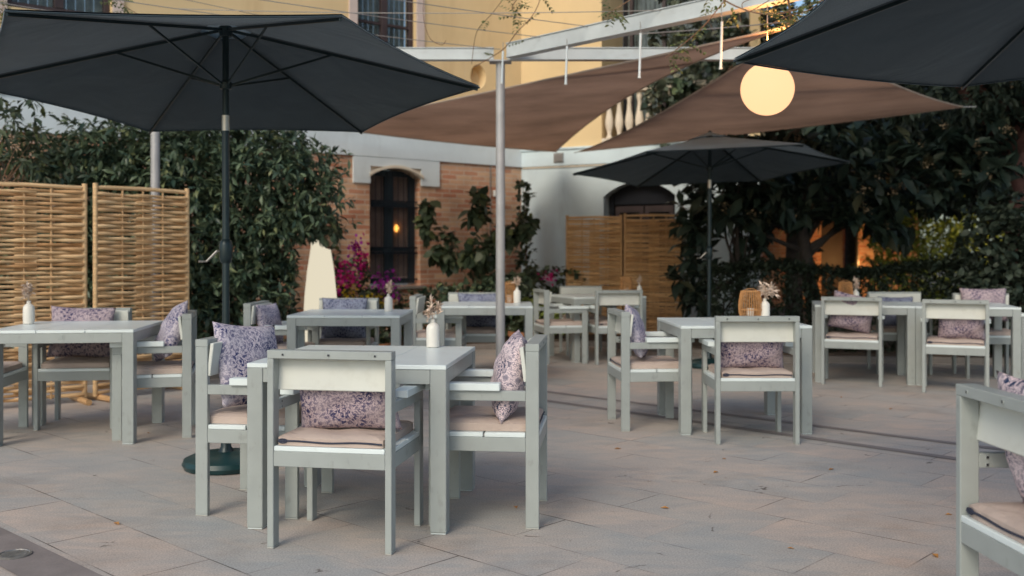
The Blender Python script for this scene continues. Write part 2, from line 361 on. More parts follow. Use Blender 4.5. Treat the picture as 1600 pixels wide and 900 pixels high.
def pillowmat(name, ground, ink, seed):
    m, nt, b = newmat(name); L = nt.links.new
    uv = N(nt, 'ShaderNodeUVMap'); uv.uv_map = 'face'
    sx = N(nt, 'ShaderNodeSeparateXYZ'); L(uv.outputs[0], sx.inputs[0])
    ax = N(nt, 'ShaderNodeMath', operation='PINGPONG'); ax.inputs[1].default_value = .5; L(sx.outputs[0], ax.inputs[0])
    ay = N(nt, 'ShaderNodeMath', operation='PINGPONG'); ay.inputs[1].default_value = .25; L(sx.outputs[1], ay.inputs[0])
    cb = N(nt, 'ShaderNodeCombineXYZ'); L(ax.outputs[0], cb.inputs[0]); L(ay.outputs[0], cb.inputs[1]); cb.inputs[2].default_value = seed*.37
    def ink_layer(scale, lo, hi, dist):
        n = N(nt, 'ShaderNodeTexNoise'); n.inputs['Scale'].default_value = scale; n.inputs['Detail'].default_value = .4; n.inputs['Distortion'].default_value = dist
        L(cb.outputs[0], n.inputs['Vector'])
        s = N(nt, 'ShaderNodeMath', operation='SUBTRACT'); s.inputs[1].default_value = .5; L(n.outputs['Fac'], s.inputs[0])
        ab = N(nt, 'ShaderNodeMath', operation='ABSOLUTE'); L(s.outputs[0], ab.inputs[0])
        mr = N(nt, 'ShaderNodeMapRange'); mr.inputs[1].default_value = lo; mr.inputs[2].default_value = hi; mr.inputs[3].default_value = 1; mr.inputs[4].default_value = 0
        L(ab.outputs[0], mr.inputs[0]); return mr
    a0 = ink_layer(13, .026, .038, 2.8); a1_ = ink_layer(25, .028, .044, 1.4); a = N(nt, 'ShaderNodeMath', operation='MAXIMUM'); L(a0.outputs[0], a.inputs[0]); L(a1_.outputs[0], a.inputs[1])
    # medallion rings and petals round the middle
    def mth(op, x, y=None):
        n = N(nt, 'ShaderNodeMath', operation=op)
        for i, q in enumerate((x, y)):
            if q is None: continue
            if isinstance(q, (int, float)): n.inputs[i].default_value = q
            else: L(q, n.inputs[i])
        return n.outputs[0]
    wp = N(nt, 'ShaderNodeTexNoise'); wp.inputs['Scale'].default_value = 11; wp.inputs['Detail'].default_value = 2; L(cb.outputs[0], wp.inputs['Vector'])
    ws = N(nt, 'ShaderNodeSeparateColor'); L(wp.outputs['Color'], ws.inputs[0])
    dx_ = mth('ADD', mth('SUBTRACT', sx.outputs[0], .54), mth('MULTIPLY', ws.outputs[0], .08)); dy_ = mth('ADD', mth('SUBTRACT', sx.outputs[1], .54), mth('MULTIPLY', ws.outputs[1], .08))
    r_ = mth('SQRT', mth('ADD', mth('MULTIPLY', dx_, dx_), mth('MULTIPLY', dy_, dy_))); th = mth('ARCTAN2', dy_, dx_)
    ring = mth('SINE', mth('ADD', mth('MULTIPLY', r_, 70), mth('MULTIPLY', mth('COSINE', mth('MULTIPLY', th, 12)), 1.7)))
    pet = mth('MULTIPLY', ring, mth('COSINE', mth('MULTIPLY', th, 20)))
    c = N(nt, 'ShaderNodeMapRange'); c.inputs[1].default_value = .35; c.inputs[2].default_value = .5; L(pet, c.inputs[0])
    mxx = N(nt, 'ShaderNodeMath', operation='MAXIMUM'); L(a.outputs[0], mxx.inputs[0]); L(c.outputs[0], mxx.inputs[1])
    # worn patches where the print fades
    w = N(nt, 'ShaderNodeTexNoise'); w.inputs['Scale'].default_value = 3.2; w.inputs['Detail'].default_value = 4
    off = N(nt, 'ShaderNodeMapping'); off.inputs['Location'].default_value = (seed, seed*1.7, 0); L(uv.outputs[0], off.inputs[0]); L(off.outputs[0], w.inputs['Vector'])
    wm = N(nt, 'ShaderNodeMapRange'); wm.inputs[1].default_value = .38; wm.inputs[2].default_value = .62; wm.inputs[3].default_value = .45; wm.inputs[4].default_value = 1
    L(w.outputs['Fac'], wm.inputs[0])
    f = N(nt, 'ShaderNodeMath', operation='MULTIPLY'); L(mxx.outputs[0], f.inputs[0]); L(wm.outputs[0], f.inputs[1])
    gc = N(nt, 'ShaderNodeMix', data_type='RGBA'); gc.inputs['A'].default_value = rgb(ground); gc.inputs['B'].default_value = (ground[0]*.90, ground[1]*.78, ground[2]*.82, 1)
    L(w.outputs['Fac'], gc.inputs['Factor'])
    mx = N(nt, 'ShaderNodeMix', data_type='RGBA'); L(f.outputs[0], mx.inputs['Factor']); L(gc.outputs['Result'], mx.inputs['A']); mx.inputs['B'].default_value = rgb(ink)
    L(mx.outputs['Result'], b.inputs['Base Color']); b.inputs['Roughness'].default_value = .85; b.inputs['Specular IOR Level'].default_value = .15
    n3 = N(nt, 'ShaderNodeTexNoise'); n3.inputs['Scale'].default_value = 5; n3.inputs['Detail'].default_value = 3; L(off.outputs[0], n3.inputs['Vector'])
    bp = N(nt, 'ShaderNodeBump'); bp.inputs['Strength'].default_value = .6; bp.inputs['Distance'].default_value = .02; L(n3.outputs['Fac'], bp.inputs['Height']); L(bp.outputs[0], b.inputs['Normal'])
    return m
M['pil_purple'] = pillowmat('purple_print_fabric', (.60, .57, .62), (.035, .045, .14), 1.0)
M['pil_mauve'] = pillowmat('mauve_print_fabric', (.50, .42, .43), (.03, .032, .10), 2.3)
M['pil_navy'] = pillowmat('navy_print_fabric', (.74, .64, .65), (.02, .04, .10), 4.1)
M['pil_blue'] = pillowmat('dark_blue_print_fabric', (.30, .34, .42), (.02, .03, .09), 5.6)

# ------------------------------------------------------------------ world, light, camera
w = bpy.data.worlds.new('World'); scene.world = w; w.use_nodes = True
nt = w.node_tree; bg = nt.nodes['Background']; sky = nt.nodes.new('ShaderNodeTexSky'); sky.sky_type = 'NISHITA'
SUN_EL, SUN_AZ = 38.0, 205.0         # azimuth clockwise from +Y (the view direction)
sky.sun_disc = False; sky.sun_elevation = R(SUN_EL); sky.sun_rotation = R(SUN_AZ); sky.air_density = 1.0; sky.dust_density = 2.5; sky.ozone_density = 1.0
tint = nt.nodes.new('ShaderNodeMix'); tint.data_type = 'RGBA'; tint.blend_type = 'MULTIPLY'; tint.inputs['Factor'].default_value = 1; tint.inputs['B'].default_value = (.95, 1.015, 1.0, 1)
nt.links.new(sky.outputs[0], tint.inputs['A']); nt.links.new(tint.outputs['Result'], bg.inputs[0]); bg.inputs[1].default_value = .15
sl = bpy.data.lights.new('sun', 'SUN'); sl.energy = 1.0; sl.angle = R(24); sl.color = (1, .88, .72)
so = bpy.data.objects.new('sun', sl); col.objects.link(so)
d = Vector((math.sin(R(SUN_AZ))*math.cos(R(SUN_EL)), math.cos(R(SUN_AZ))*math.cos(R(SUN_EL)), math.sin(R(SUN_EL))))
so.rotation_euler = d.to_track_quat('Z', 'Y').to_euler(); so.location = (0, 0, 12)

cam = bpy.data.cameras.new('camera'); co = bpy.data.objects.new('camera', cam); col.objects.link(co); scene.camera = co
co.location = (0, 0, CH); co.rotation_euler = (R(90), 0, 0)
cam.lens = F/1600*36; cam.sensor_width = 36; cam.shift_y = -(450-HOR)/1600; cam.clip_end = 400; cam.clip_start = .05
cam.dof.use_dof = True; cam.dof.focus_distance = 4.5; cam.dof.aperture_fstop = 2.4
scene.view_settings.view_transform = 'Standard'; scene.view_settings.look = 'None'; scene.view_settings.gamma = 1; scene.view_settings.use_curve_mapping = False
scene.view_settings.exposure = .20
scene.cycles.use_denoising = True; scene.cycles.max_bounces = 7; scene.cycles.transparent_max_bounces = 8

# ------------------------------------------------------------------ ground
def sheet(name, pts, z, m):
    b = MB(); b.v = [(p[0], p[1], z) for p in pts]; b.f = [tuple(range(len(pts)))]; b.m = [0]
    return tag(b.build(name, m), kind='structure')
g = sheet('ground', [(-150, -60), (150, -60), (150, 260), (-150, 260)], -.02, plain('earth', (.09, .075, .06), .95, .3, .5))
pv = sheet('paved_terrace', [(-14, -6), (14, -6), (14, 30), (-14, 30)], 0.0, M['pave'])
def prism(name, pts, z0, z1, m, kind='structure'):
    b = MB(); n = len(pts)
    b.v = [(p[0], p[1], z0) for p in pts]+[(p[0], p[1], z1) for p in pts]
    b.f = [tuple(range(n, 2*n))]+[(i, (i+1) % n, (i+1) % n+n, i+n) for i in range(n)]; b.m = [0]*(n+1)
    o = b.build(name, m, bevel=.006)
    if kind: tag(o, kind=kind)
    return o
bed = [(-13.5, 8.6), (-4.6, 9.1), (-1.75, 10.4), (-1.35, 12.5), (1.05, 13.3), (2.35, 12.1), (2.6, 11.35), (13.5, 10.6), (13.5, 29), (-13.5, 29)]
prism('kerb', bed, -.01, .07, M['kerb'])
cx, cy = 0, 18
inner = [(p[0]+(.10 if p[0] < 0 else -.10)*0, p[1]+.12) for p in bed[:8]] + [(13.3, 28.8), (-13.3, 28.8)]
prism('planting_bed', inner, -.005, .095, M['soil'])
# dark channel strips in the paving, running on the slab diagonal
def strip(name, a, b_, w_, z, m, lab):
    a, b_ = Vector(a), Vector(b_); t = (b_-a).normalized(); nrm = Vector((-t.y, t.x))*w_/2
    b = MB(); b.quad((a.x-nrm.x, a.y-nrm.y, z), (b_.x-nrm.x, b_.y-nrm.y, z), (b_.x+nrm.x, b_.y+nrm.y, z), (a.x+nrm.x, a.y+nrm.y, z))
    return tag(b.build(name, m), kind='structure')
strip('paving_strip', (-.2, 8.85), (4.2, 4.45), .085, .004, M['drainslab'], '')
strip('paving_strip', (.1, 9.1), (4.5, 4.93), .075, .004, M['drainslab'], '')
strip('drain_channel', (-3.2, 5.15), (-1.05, 3.18), .22, .004, M['drainslab'], '')
# round drain cover
dr = MB(); dr.lathe([(.066, .004), (.066, .010), (.058, .012), (.055, .008), (.0, .008)], k=28)
o = dr.build('drain_cover', M['drain'], smooth=True); o.location = (-2.03, 4.06, 0); tag(o, 'small round steel drain cover set in the dark paving strip', 'drain cover')
gm = MB()
for i in range(-3, 4): gm.box((0, i*.013, .0095), (2*math.sqrt(max(.0001, .048**2-(i*.013)**2)), .005, .004))
gm.build('grating', M['drain'], o)
o.rotation_euler = (0, 0, .6)

# ------------------------------------------------------------------ chair
def make_chair():
    t = empty('outdoor_armchair')
    fr = [M['frame'], M['cap']]
    for sx in (-1, 1):
        x = sx*.256
        b = MB(); b.lim(x-.014, x+.014, -.25, -.19, .008, .795); b.lim(x-.015, x+.015, -.251, -.189, 0, .008, 1); b.build('leg', fr, t, bevel=.0025)
        b = MB(); b.lim(x-.014, x+.014, .19, .25, .008, .572); b.lim(x-.015, x+.015, .189, .251, 0, .008, 1); b.build('leg', fr, t, bevel=.0025)
        b = MB(); b.lim(x-.0135, x+.0135, -.1895, .2495, .5725, .618)
        for zz in (.583, .606): b.box((x-sx*.015, -.165, zz), (.004, .012, .012), mi=1)
        b.build('arm_rail', [M['frame'], M['bolt']], t, bevel=.0025)
        b = MB(); b.lim(x-.032, x+.032, -.075, .262, .6185, .652); b.build('armrest', M['slat'], t, bevel=.003)
    b = MB(); b.lim(-.27, .27, -.2505, -.1895, .7955, .830)
    for xx in (-.2, 0, .2): b.box((xx, -.2515, .813), (.012, .004, .012), mi=1)
    b.build('top_rail', [M['frame'], M['bolt']], t, bevel=.0025)
    b = MB(); Mx = Matrix.Rotation(R(-7), 3, 'X')
    b.box((0, -.180, .735), (.525, .018, .155), M=Mx); b.build('backrest', M['canvas'], t, bevel=.003)
    b = MB()
    b.lim(-.2415, .2415, -.2485, -.2185, .345, .409); b.lim(-.2415, .2415, .2185, .2485, .345, .409)
    b.lim(-.269, -.239, -.1895, .1895, .345, .409); b.lim(.239, .269, -.1895, .1895, .345, .409)
    for s in (-1, 1):
        for q in (-1, 1): b.lim(min(s*.2295, s*.2405), max(s*.2295, s*.2405), min(q*.17, q*.247), max(q*.17, q*.247), .35, .405)
    b.build('seat_frame', M['frame'], t, bevel=.002)
    b = MB(); b.lim(-.268, .268, -.188, -.004, .4095, .430); b.lim(-.240, .240, -.2495, -.1885, .4095, .430); b.build('seat_slat', M['slat'], t, bevel=.0025)
    b = MB(); b.lim(-.268, .268, .004, .188, .4095, .430); b.lim(-.240, .240, .1885, .2495, .4095, .430); b.build('seat_slat', M['slat'], t, bevel=.0025)
    # padded seat cushion
    n = 22; b = MB(); hw, hd = .235, .232
    def cz(u, v, top):
        e = max(abs(u), abs(v)); k = (1-e**8)**.5
        return .4315+(.047 if top else 0)*(.70+.30*k if top else 0) + (.004*math.sin(7*u+2*v)*(1-e**2) if top else 0)
    idx = {}
    for top in (0, 1):
        for i in range(n+1):
            for j in range(n+1):
                u, v = i/n*2-1, j/n*2-1
                rx = hw*u*(1-.03*(abs(v)**10)); ry = hd*v*(1-.03*(abs(u)**10))
                idx[top, i, j] = len(b.v); b.v.append((rx, ry-.004, cz(u, v, top)))
    for i in range(n):
        for j in range(n):
            b.f.append((idx[1, i, j], idx[1, i+1, j], idx[1, i+1, j+1], idx[1, i, j+1])); b.f.append((idx[0, i, j], idx[0, i, j+1], idx[0, i+1, j+1], idx[0, i+1, j]))
    ring = [(i, 0) for i in range(n)]+[(n, j) for j in range(n)]+[(i, n) for i in range(n, 0, -1)]+[(0, j) for j in range(n, 0, -1)]
    for q in range(len(ring)):
        a, c = ring[q], ring[(q+1) % len(ring)]
        b.f.append((idx[0, a[0], a[1]], idx[0, c[0], c[1]], idx[1, c[0], c[1]], idx[1, a[0], a[1]]))
    b.m = [0]*len(b.f)
    cu = b.build('seat_cushion', M['cushion'], t, smooth=True)
    zp = MB(); pts = []
    for i in range(21):
        x = -.225+.45*i/20; pts.append((x, -.2375, .449+.0025*math.sin(i*.5)))
    zp.tube(pts, .0042, 6); zp.tube([(-.225+.022*(1-math.cos(q*PI/6))*.9, -.2385, .4505+.008*math.sin(q*PI/6)) for q in range(13)], .003, 5); zp.build('zip', M['navy'], cu, smooth=True)
    return t

def make_pillow(w_, h_, th, mat_, name='throw_pillow'):
    n = 26; b = MB(); idx = {}; uvs = []
    for sd in (0, 1):
        for i in range(n+1):
            for j in range(n+1):
                u, v = i/n*2-1, j/n*2-1
                px = w_/2*u*(1-.07*(1-v*v)*abs(u)**2); pz = h_/2*v*(1-.07*(1-u*u)*abs(v)**2)
                k = ((1-abs(u)**2.6)*(1-abs(v)**2.6))
                t_ = th/2*(max(k, 0)**.55)
                t_ *= 1+.10*math.sin(5*u+3*v+sd)+.06*math.sin(9*v-4*u)
                idx[sd, i, j] = len(b.v); b.v.append((px, (-t_ if sd == 0 else t_), pz)); uvs.append((u*.5+.5, v*.5*h_/w_+.5))
    for i in range(n):
        for j in range(n):
            b.f.append((idx[0, i, j], idx[0, i+1, j], idx[0, i+1, j+1], idx[0, i, j+1])); b.f.append((idx[1, i, j], idx[1, i, j+1], idx[1, i+1, j+1], idx[1, i+1, j]))
    b.m = [0]*len(b.f)
    o = b.build(name, mat_)
    me = o.data; uvl = me.uv_layers.new(name='face')
    for l in me.loops: uvl.data[l.index].uv = uvs[l.vertex_index]
    bm = bmesh.new(); bm.from_mesh(me); bmesh.ops.remove_doubles(bm, verts=bm.verts, dist=.0004); bm.to_mesh(me); bm.free()
    me.polygons.foreach_set('use_smooth', [True]*len(me.polygons))
    return o

def make_table():
    t = empty('dining_table'); W = .4525
    for i in range(3):
        x0 = -W+i*(2*W/3)+.0015; b = MB(); b.lim(x0, x0+2*W/3-.003, -W, W, .724, .744); b.build('table_slab', M['slat'], t, bevel=.002)
    b = MB()
    b.lim(-W+.074, W-.074, -W+.004, -W+.034, .659, .7235); b.lim(-W+.074, W-.074, W-.034, W-.004, .659, .7235)
    b.lim(-W+.004, -W+.034, -W+.092, W-.092, .659, .7235); b.lim(W-.034, W-.004, -W+.092, W-.092, .659, .7235)
    b.lim(-W+.034, W-.034, -.02, .02, .685, .7235); b.box((0, 0, .70), (.03, .9, .03))
    b.build('apron', M['frame'], t, bevel=.002)
    for sx in (-1, 1):
        for sy in (-1, 1):
            x, y = sx*(W-.036-.001), sy*(W-.045-.001); b = MB(); b.lim(x-.036, x+.036, y-.045, y+.045, .009, .7238); b.lim(x-.035, x+.035, y-.044, y+.044, 0, .009, 1)
            b.build('leg', [M['frame'], M['slat']], t, bevel=.003)
    return t

chair0 = make_chair(); table0 = make_table()
used = {'c': False, 't': False}
CG, TG, PG = 'armchairs around the terrace tables', 'dining tables on the terrace', 'printed throw pillows on the chairs'
def chair(x, y, deg, label):              # deg: where it faces, measured from +Y counter-clockwise
    o = copy_tree(chair0) if used['c'] else chair0
    used['c'] = True
    o.location = (x, y, 0); o.rotation_euler = (0, 0, R(deg)); tag(o, label, 'armchair', CG)
    return o
def table(x, y, deg, label):
    o = copy_tree(table0) if used['t'] else table0
    used['t'] = True
    o.location = (x, y, 0); o.rotation_euler = (0, 0, R(deg)); tag(o, label, 'table', TG)
    return o
def pillow(ch, mk, label, w_=.42, h_=.40, th=.13, lx=0, ly=-.095, lean=17, yaw=0, roll=0, dz=0.0):
    o = make_pillow(w_, h_, th, M[mk])
    x, y = ch.location.x, ch.location.y; a = ch.rotation_euler.z
    c, s = math.cos(a), math.sin(a)
    o.location = (x+lx*c-ly*s, y+lx*s+ly*c, .468+h_/2*math.cos(R(lean))*.98+abs(math.sin(R(roll)))*w_/2*.8+dz)
    o.rotation_euler = (Matrix.Rotation(a+R(yaw), 3, 'Z') @ Matrix.Rotation(R(lean), 3, 'X') @ Matrix.Rotation(R(roll), 3, 'Y')).to_euler()
    tag(o, label, 'pillow', PG)
    return o

# ---- set A, in front
TA = table(-.69, 4.855, -6, 'square white-topped table nearest the camera, with the back of a chair pushed against it')
A1 = chair(-.715, 4.36, -10, 'pale armchair seen from behind, tucked into the nearest table with its zipped cushion showing')
A2 = chair(-1.205, 4.915, -98, 'armchair beside the crank umbrella pole, facing the nearest table side-on')
A3 = chair(-.10, 4.74, 84, 'armchair on the right of the nearest table, facing back toward the umbrella pole')
pillow(A1, 'pil_mauve', 'mauve printed pillow showing below the backrest of the nearest rear-view chair', .46, .335, .13, lx=.025, lean=14, roll=-2)
pillow(A2, 'pil_purple', 'pale lilac printed pillow upright in the chair by the umbrella pole', .43, .42, .13, lx=.0, lean=15, yaw=-20, roll=-6, dz=.0)
pillow(A3, 'pil_navy', 'navy and white printed pillow between the armrests beside the nearest table', .42, .41, .15, lx=-.03, lean=14, yaw=8)
# ---- set B, right middle
TB = table(1.585, 7.235, 2, 'table with the barrel lantern and fanned dried grass, beside the paving strips')
B1 = chair(1.59, 6.68, 0, 'armchair seen square from behind at the table with the fanned dried grass')
B2 = chair(.985, 7.19, -85, 'armchair facing the lantern table from the open middle of the terrace')
pillow(B1, 'pil_mauve', 'wide mauve pillow under the backrest of the rear-view chair at the lantern table', .44, .36, .13, lean=14)
pillow(B2, 'pil_purple', 'lilac pillow leaning askew in the side-on chair left of the lantern table', .40, .40, .13, lean=16, yaw=-14, roll=-6)
# ---- sets C and D, right back row
TC = table(3.47, 9.90, -15, 'table in front of the hedge carrying a tapered lantern')
TD = table(4.345, 9.665, -15, 'table cut by the right picture edge, before the ivy bush')
C1 = chair(3.27, 9.55, -22, 'rear-view armchair at the hedge-side table, below the tapered lantern')
D1 = chair(4.0, 8.98, -24, 'rear-view armchair on the right-hand table of the hedge row, with a pillow showing')
C2 = chair(4.05, 10.42, 172, 'empty-topped armchair against the hedge, facing us between the two row tables')
D2 = chair(4.80, 10.05, 172, 'armchair against the hedge with a plump pillow rising over its backrest')
pillow(C1, 'pil_mauve', 'rounded dark mauve pillow seen through the chair below the tapered lantern', .40, .38, .14, lx=0, lean=18, roll=12)
pillow(D1, 'pil_mauve', 'square mauve pillow in the rear-view chair of the right-hand row table', .40, .37, .13, lx=.05, lean=14)
pillow(C2, 'pil_blue', 'dark blue pillow low on the hedge chair between the two row tables', .36, .34, .12, lean=20)
pillow(D2, 'pil_mauve', 'mauve pillow perched above the backrest of the chair by the ivy bush', .46, .34, .14, ly=-.12, lean=6, dz=.085)
# ---- set E, left middle
TE = table(-1.335, 8.37, -1, 'table in front of the glowing cone lamp, with a vase of pampas plumes')
E2 = chair(-1.93, 8.37, -92, 'armchair beside the orange tree, facing the table before the cone lamp')
E3 = chair(-1.50, 8.90, 178, 'armchair facing us behind the table before the cone lamp')
pillow(E2, 'pil_purple', 'pale pointed pillow in the chair beside the orange tree', .36, .36, .13, lx=.05, lean=10, yaw=-12)
pillow(E3, 'pil_blue', 'slate blue pillow seen under and over the table before the cone lamp', .42, .38, .14, lx=.02, lean=10)
# ---- set F, centre back
TF = table(-.255, 9.80, 0, 'table standing behind the round steel pergola post')
F2 = chair(-.72, 9.78, -92, 'armchair left of the steel post table, its tall white side toward the window')
F3 = chair(-.40, 10.27, 180, 'armchair facing us behind the steel post table')
pillow(F3, 'pil_blue', 'dark pillow with lilac top edge in the chair behind the steel post', .44, .37, .14, lx=-.05, lean=9)
# ---- set G, far centre
TG_ = table(.99, 11.87, 19, 'farthest table, turned at an angle in front of the two distant woven screens')
G1 = chair(1.16, 11.38, 10, 'bare armchair seen from behind at the farthest table')
G2 = chair(.55, 11.42, -78, 'bare armchair at the left end of the farthest table, near the flower bed')
G3 = chair(.90, 12.40, 188, 'armchair whose backrest just shows behind the farthest table')
# ---- set H, left
TH = table(-2.955, 6.84, 7, 'table cut by the left picture edge, in front of the large woven screen')
H2 = chair(-3.66, 6.80, -82, 'armchair mostly out of the picture, left of the woven screen table')
H3 = chair(-2.455, 6.87, 104, 'armchair with its back toward the umbrella pole, at the woven screen table')
H4 = chair(-3.10, 7.22, 187, 'armchair facing us directly in front of the large woven screen')
pillow(H3, 'pil_purple', 'purple pillow tipped diagonally in the chair at the right of the woven screen table', .42, .42, .13, lean=22, yaw=12, roll=12)
pillow(H4, 'pil_mauve', 'wide purple pillow in the chair directly before the woven screen', .46, .38, .14, lx=.05, lean=9, roll=-2)
# ---- chair I, cut by the corner
I1 = chair(1.64, 2.83, -87, 'large armchair cut off by the lower right picture corner, frame near the camera')
pillow(I1, 'pil_navy', 'blue and lilac pillow in the corner chair nearest the camera', .44, .42, .14, lx=-.02, lean=12)

# ------------------------------------------------------------------ foliage
TEMPL = {
    'kite': (np.array([(0, 0, 0), (-.22, .42, .05), (0, .5, -.03), (.22, .42, .05), (0, 1, -.10)]), [(0, 2, 1), (0, 3, 2), (1, 2, 4), (2, 3, 4)]),
    'lance': (np.array([(0, 0, 0), (-.10, .22, .03), (.10, .22, .03), (0, .3, -.02), (-.16, .58, .03), (.16, .58, .03), (0, .62, -.05), (0, 1, -.22)]),
              [(0, 3, 1), (0, 2, 3), (1, 3, 6, 4), (3, 2, 5, 6), (4, 6, 7), (6, 5, 7)]),
    'broad': (np.array([(0, 0, 0), (-.30, .30, .04), (.30, .30, .04), (0, .35, -.03), (-.30, .62, .02), (.30, .62, .02), (0, .66, -.04), (0, 1, -.12)]),
              [(0, 3, 1), (0, 2, 3), (1, 3, 6, 4), (3, 2, 5, 6), (4, 6, 7), (6, 5, 7)]),
    'petal': (np.array([(0, 0, 0), (-.4, .5, .12), (.4, .5, .12), (0, 1, .05)]), [(0, 2, 3, 1)]),
}
def leaf_mesh(name, pos, dirs, size, mat_, templ='kite', parent=None, seed=0, wide=1.0, value=None):
    rg = np.random.default_rng(seed)
    T, faces = TEMPL[templ]; n = len(pos)
    pos = np.asarray(pos, float); y = np.asarray(dirs, float); y /= np.linalg.norm(y, axis=1, keepdims=True)+1e-9
    up = np.tile(np.array([0, 0, 1.]), (n, 1))+rg.normal(0, .45, (n, 3))
    x = np.cross(y, up); x /= np.linalg.norm(x, axis=1, keepdims=True)+1e-9
    z = np.cross(x, y); size = np.asarray(size)*np.ones(n)
    V = pos[:, None, :]+size[:, None, None]*(T[None, :, 0, None]*wide*x[:, None, :]+T[None, :, 1, None]*y[:, None, :]+T[None, :, 2, None]*z[:, None, :])
    k = len(T); V = V.reshape(-1, 3)
    me = bpy.data.meshes.new(name)
    loops = []; starts = []; tot = 0
    fl = [np.array(f) for f in faces]; base = (np.arange(n)*k)
    L_ = np.concatenate([f for f in fl]); ln = [len(f) for f in fl]
    loops = (base[:, None]+L_[None, :]).reshape(-1)
    st = np.cumsum([0]+ln[:-1]); starts = (np.arange(n)[:, None]*sum(ln)+st[None, :]).reshape(-1)
    me.vertices.add(len(V)); me.vertices.foreach_set('co', V.reshape(-1))
    me.loops.add(len(loops)); me.loops.foreach_set('vertex_index', loops.astype(np.int32))
    me.polygons.add(len(starts)); me.polygons.foreach_set('loop_start', starts.astype(np.int32))
    me.polygons.foreach_set('use_smooth', [True]*len(starts))
    r_ = np.repeat(rg.random(n) if value is None else value, len(fl))
    at_ = me.attributes.new('rnd', 'FLOAT', 'FACE'); at_.data.foreach_set('value', r_.astype(np.float32))
    me.update(calc_edges=True); me.validate()
    me.materials.append(mat_)
    o = bpy.data.objects.new(name, me); col.objects.link(o)
    if parent is not None: o.parent = parent
    return o
def cluster_points(blobs, n, rg, shell=.55, ragged=.12):
    """twig tips on and inside a set of ellipsoids (cx,cy,cz,rx,ry,rz)"""
    vol = np.array([(b[3]*b[4]*b[5])**(2/3) for b in blobs]); vol = vol/vol.sum()
    P = []; Nn = []
    for b, q in zip(blobs, vol):
        m = max(3, int(n*q)); u = rg.normal(size=(m, 3)); u /= np.linalg.norm(u, axis=1, keepdims=True)
        rad = shell+(1-shell)*rg.random(m)**.6
        rad *= 1+rg.normal(0, ragged, m)
        P.append(np.array(b[:3])+u*rad[:, None]*np.array(b[3:6])); Nn.append(u)
    return np.concatenate(P), np.concatenate(Nn)
def whorls(P, Nn, m, size, rg, droop=.25, spread=.9, up=.35):
    """m leaves round each twig tip"""
    k = len(P); a = Nn+np.array([0, 0, up])+rg.normal(0, .35, (k, 3)); a /= np.linalg.norm(a, axis=1, keepdims=True)
    pos = np.repeat(P, m, 0); ax = np.repeat(a, m, 0)
    r_ = rg.normal(size=(k*m, 3)); r_ -= (r_*ax).sum(1, keepdims=True)*ax; r_ /= np.linalg.norm(r_, axis=1, keepdims=True)
    d_ = ax*(.25+.5*rg.random((k*m, 1)))+r_*spread; d_[:, 2] -= droop*rg.random(k*m)*1.6
    pos = pos-ax*rg.random((k*m, 1))*size*.7
    sz = size*(.5+.8*rg.random(k*m))
    return pos, d_, sz
def limb(b, p0, p1, r0, r1, bend=.12, n=6, k=7):
    p0, p1 = Vector(p0), Vector(p1); side = Vector((random.uniform(-1, 1), random.uniform(-1, 1), random.uniform(-.3, .3)))*(p1-p0).length*bend
    pts = [p0.lerp(p1, i/n)+side*math.sin(PI*i/n) for i in range(n+1)]
    b.tube(pts, [r0+(r1-r0)*i/n for i in range(n+1)], k)
def tree(name, label, cat, loc, blobs, n, m, size, leaf, templ, trunk_h, trunk_r, bark, seed, group=None, droop=.25, shell=.5, ragged=.12, stems=5, lean=(0, 0), up=.35, wide=1.0, maxh=None, cut=None):
    t = empty(name, loc, 0, label, cat, group); rg = np.random.default_rng(seed); random.seed(seed)
    tb = MB(); top = Vector((lean[0], lean[1], trunk_h))
    limb(tb, (0, 0, 0), top, trunk_r, trunk_r*.7, .05, 8, 10)
    P, Nn = cluster_points(blobs, n, rg, shell, ragged)
    if maxh is not None:
        k_ = P[:, 2] > maxh; P, Nn = P[k_], Nn[k_]
    if cut is not None:
        k_ = cut(P); P, Nn = P[k_], Nn[k_]
    pk = rg.choice(len(P), min(stems*3, len(P)), replace=False)
    for i, q in enumerate(pk):
        limb(tb, top.lerp(Vector((0, 0, trunk_h*.6)), rg.random()*.6), P[q]*.96, trunk_r*.4, trunk_r*.07, .15, 6, 6)
    tb.build('trunk', bark, t, smooth=True)
    pos, d_, sz = whorls(P, Nn, m, size, rg, droop, .9, up)
    if maxh is not None: pos[:, 2] = np.maximum(pos[:, 2], .06)
    leaf_mesh('crown', pos, d_, sz, leaf, templ, t, seed, wide)
    return t, P, Nn

# orange trees behind the screens and umbrella
tree('orange_tree', 'dense bushy orange tree with dark glossy leaves behind the umbrella pole', 'tree', (-3.1, 10.35, .08),
     [(0, 0, 1.55, 1.25, .95, 1.15), (.62, -.1, 1.85, .72, .7, .68), (-.7, 0, 1.7, .95, .85, 1.0), (.1, -.1, .62, .92, .75, .6), (.1, 0, 2.2, .9, .7, .52), (.78, .1, 1.35, .55, .6, .5), (-.2, -.55, 1.0, .8, .5, .8)],
     4600, 7, .105, M['orange_leaf'], 'lance', .7, .08, M['bark2'], 11, shell=.62, stems=6, wide=1.05, maxh=.05, cut=lambda P: ~((800+F*(P[:, 0]-3.1)/(P[:, 1]+10.35) > 462) & (HOR-F*(P[:, 2]+.08-CH)/(P[:, 1]+10.35) > 372)))
tree('orange_tree', 'broad dark-leaved tree above the left woven screen', 'tree', (-4.75, 10.2, .08),
     [(0, 0, 1.6, 1.2, .9, .85), (.6, 0, 1.95, .85, .75, .55), (.1, -.1, .9, 1.2, .8, .8), (-1.3, 0, 1.5, .9, .9, .9)],
     2600, 7, .105, M['orange_leaf'], 'lance', .8, .08, M['bark2'], 12, shell=.6, stems=6, wide=1.05, maxh=.05)
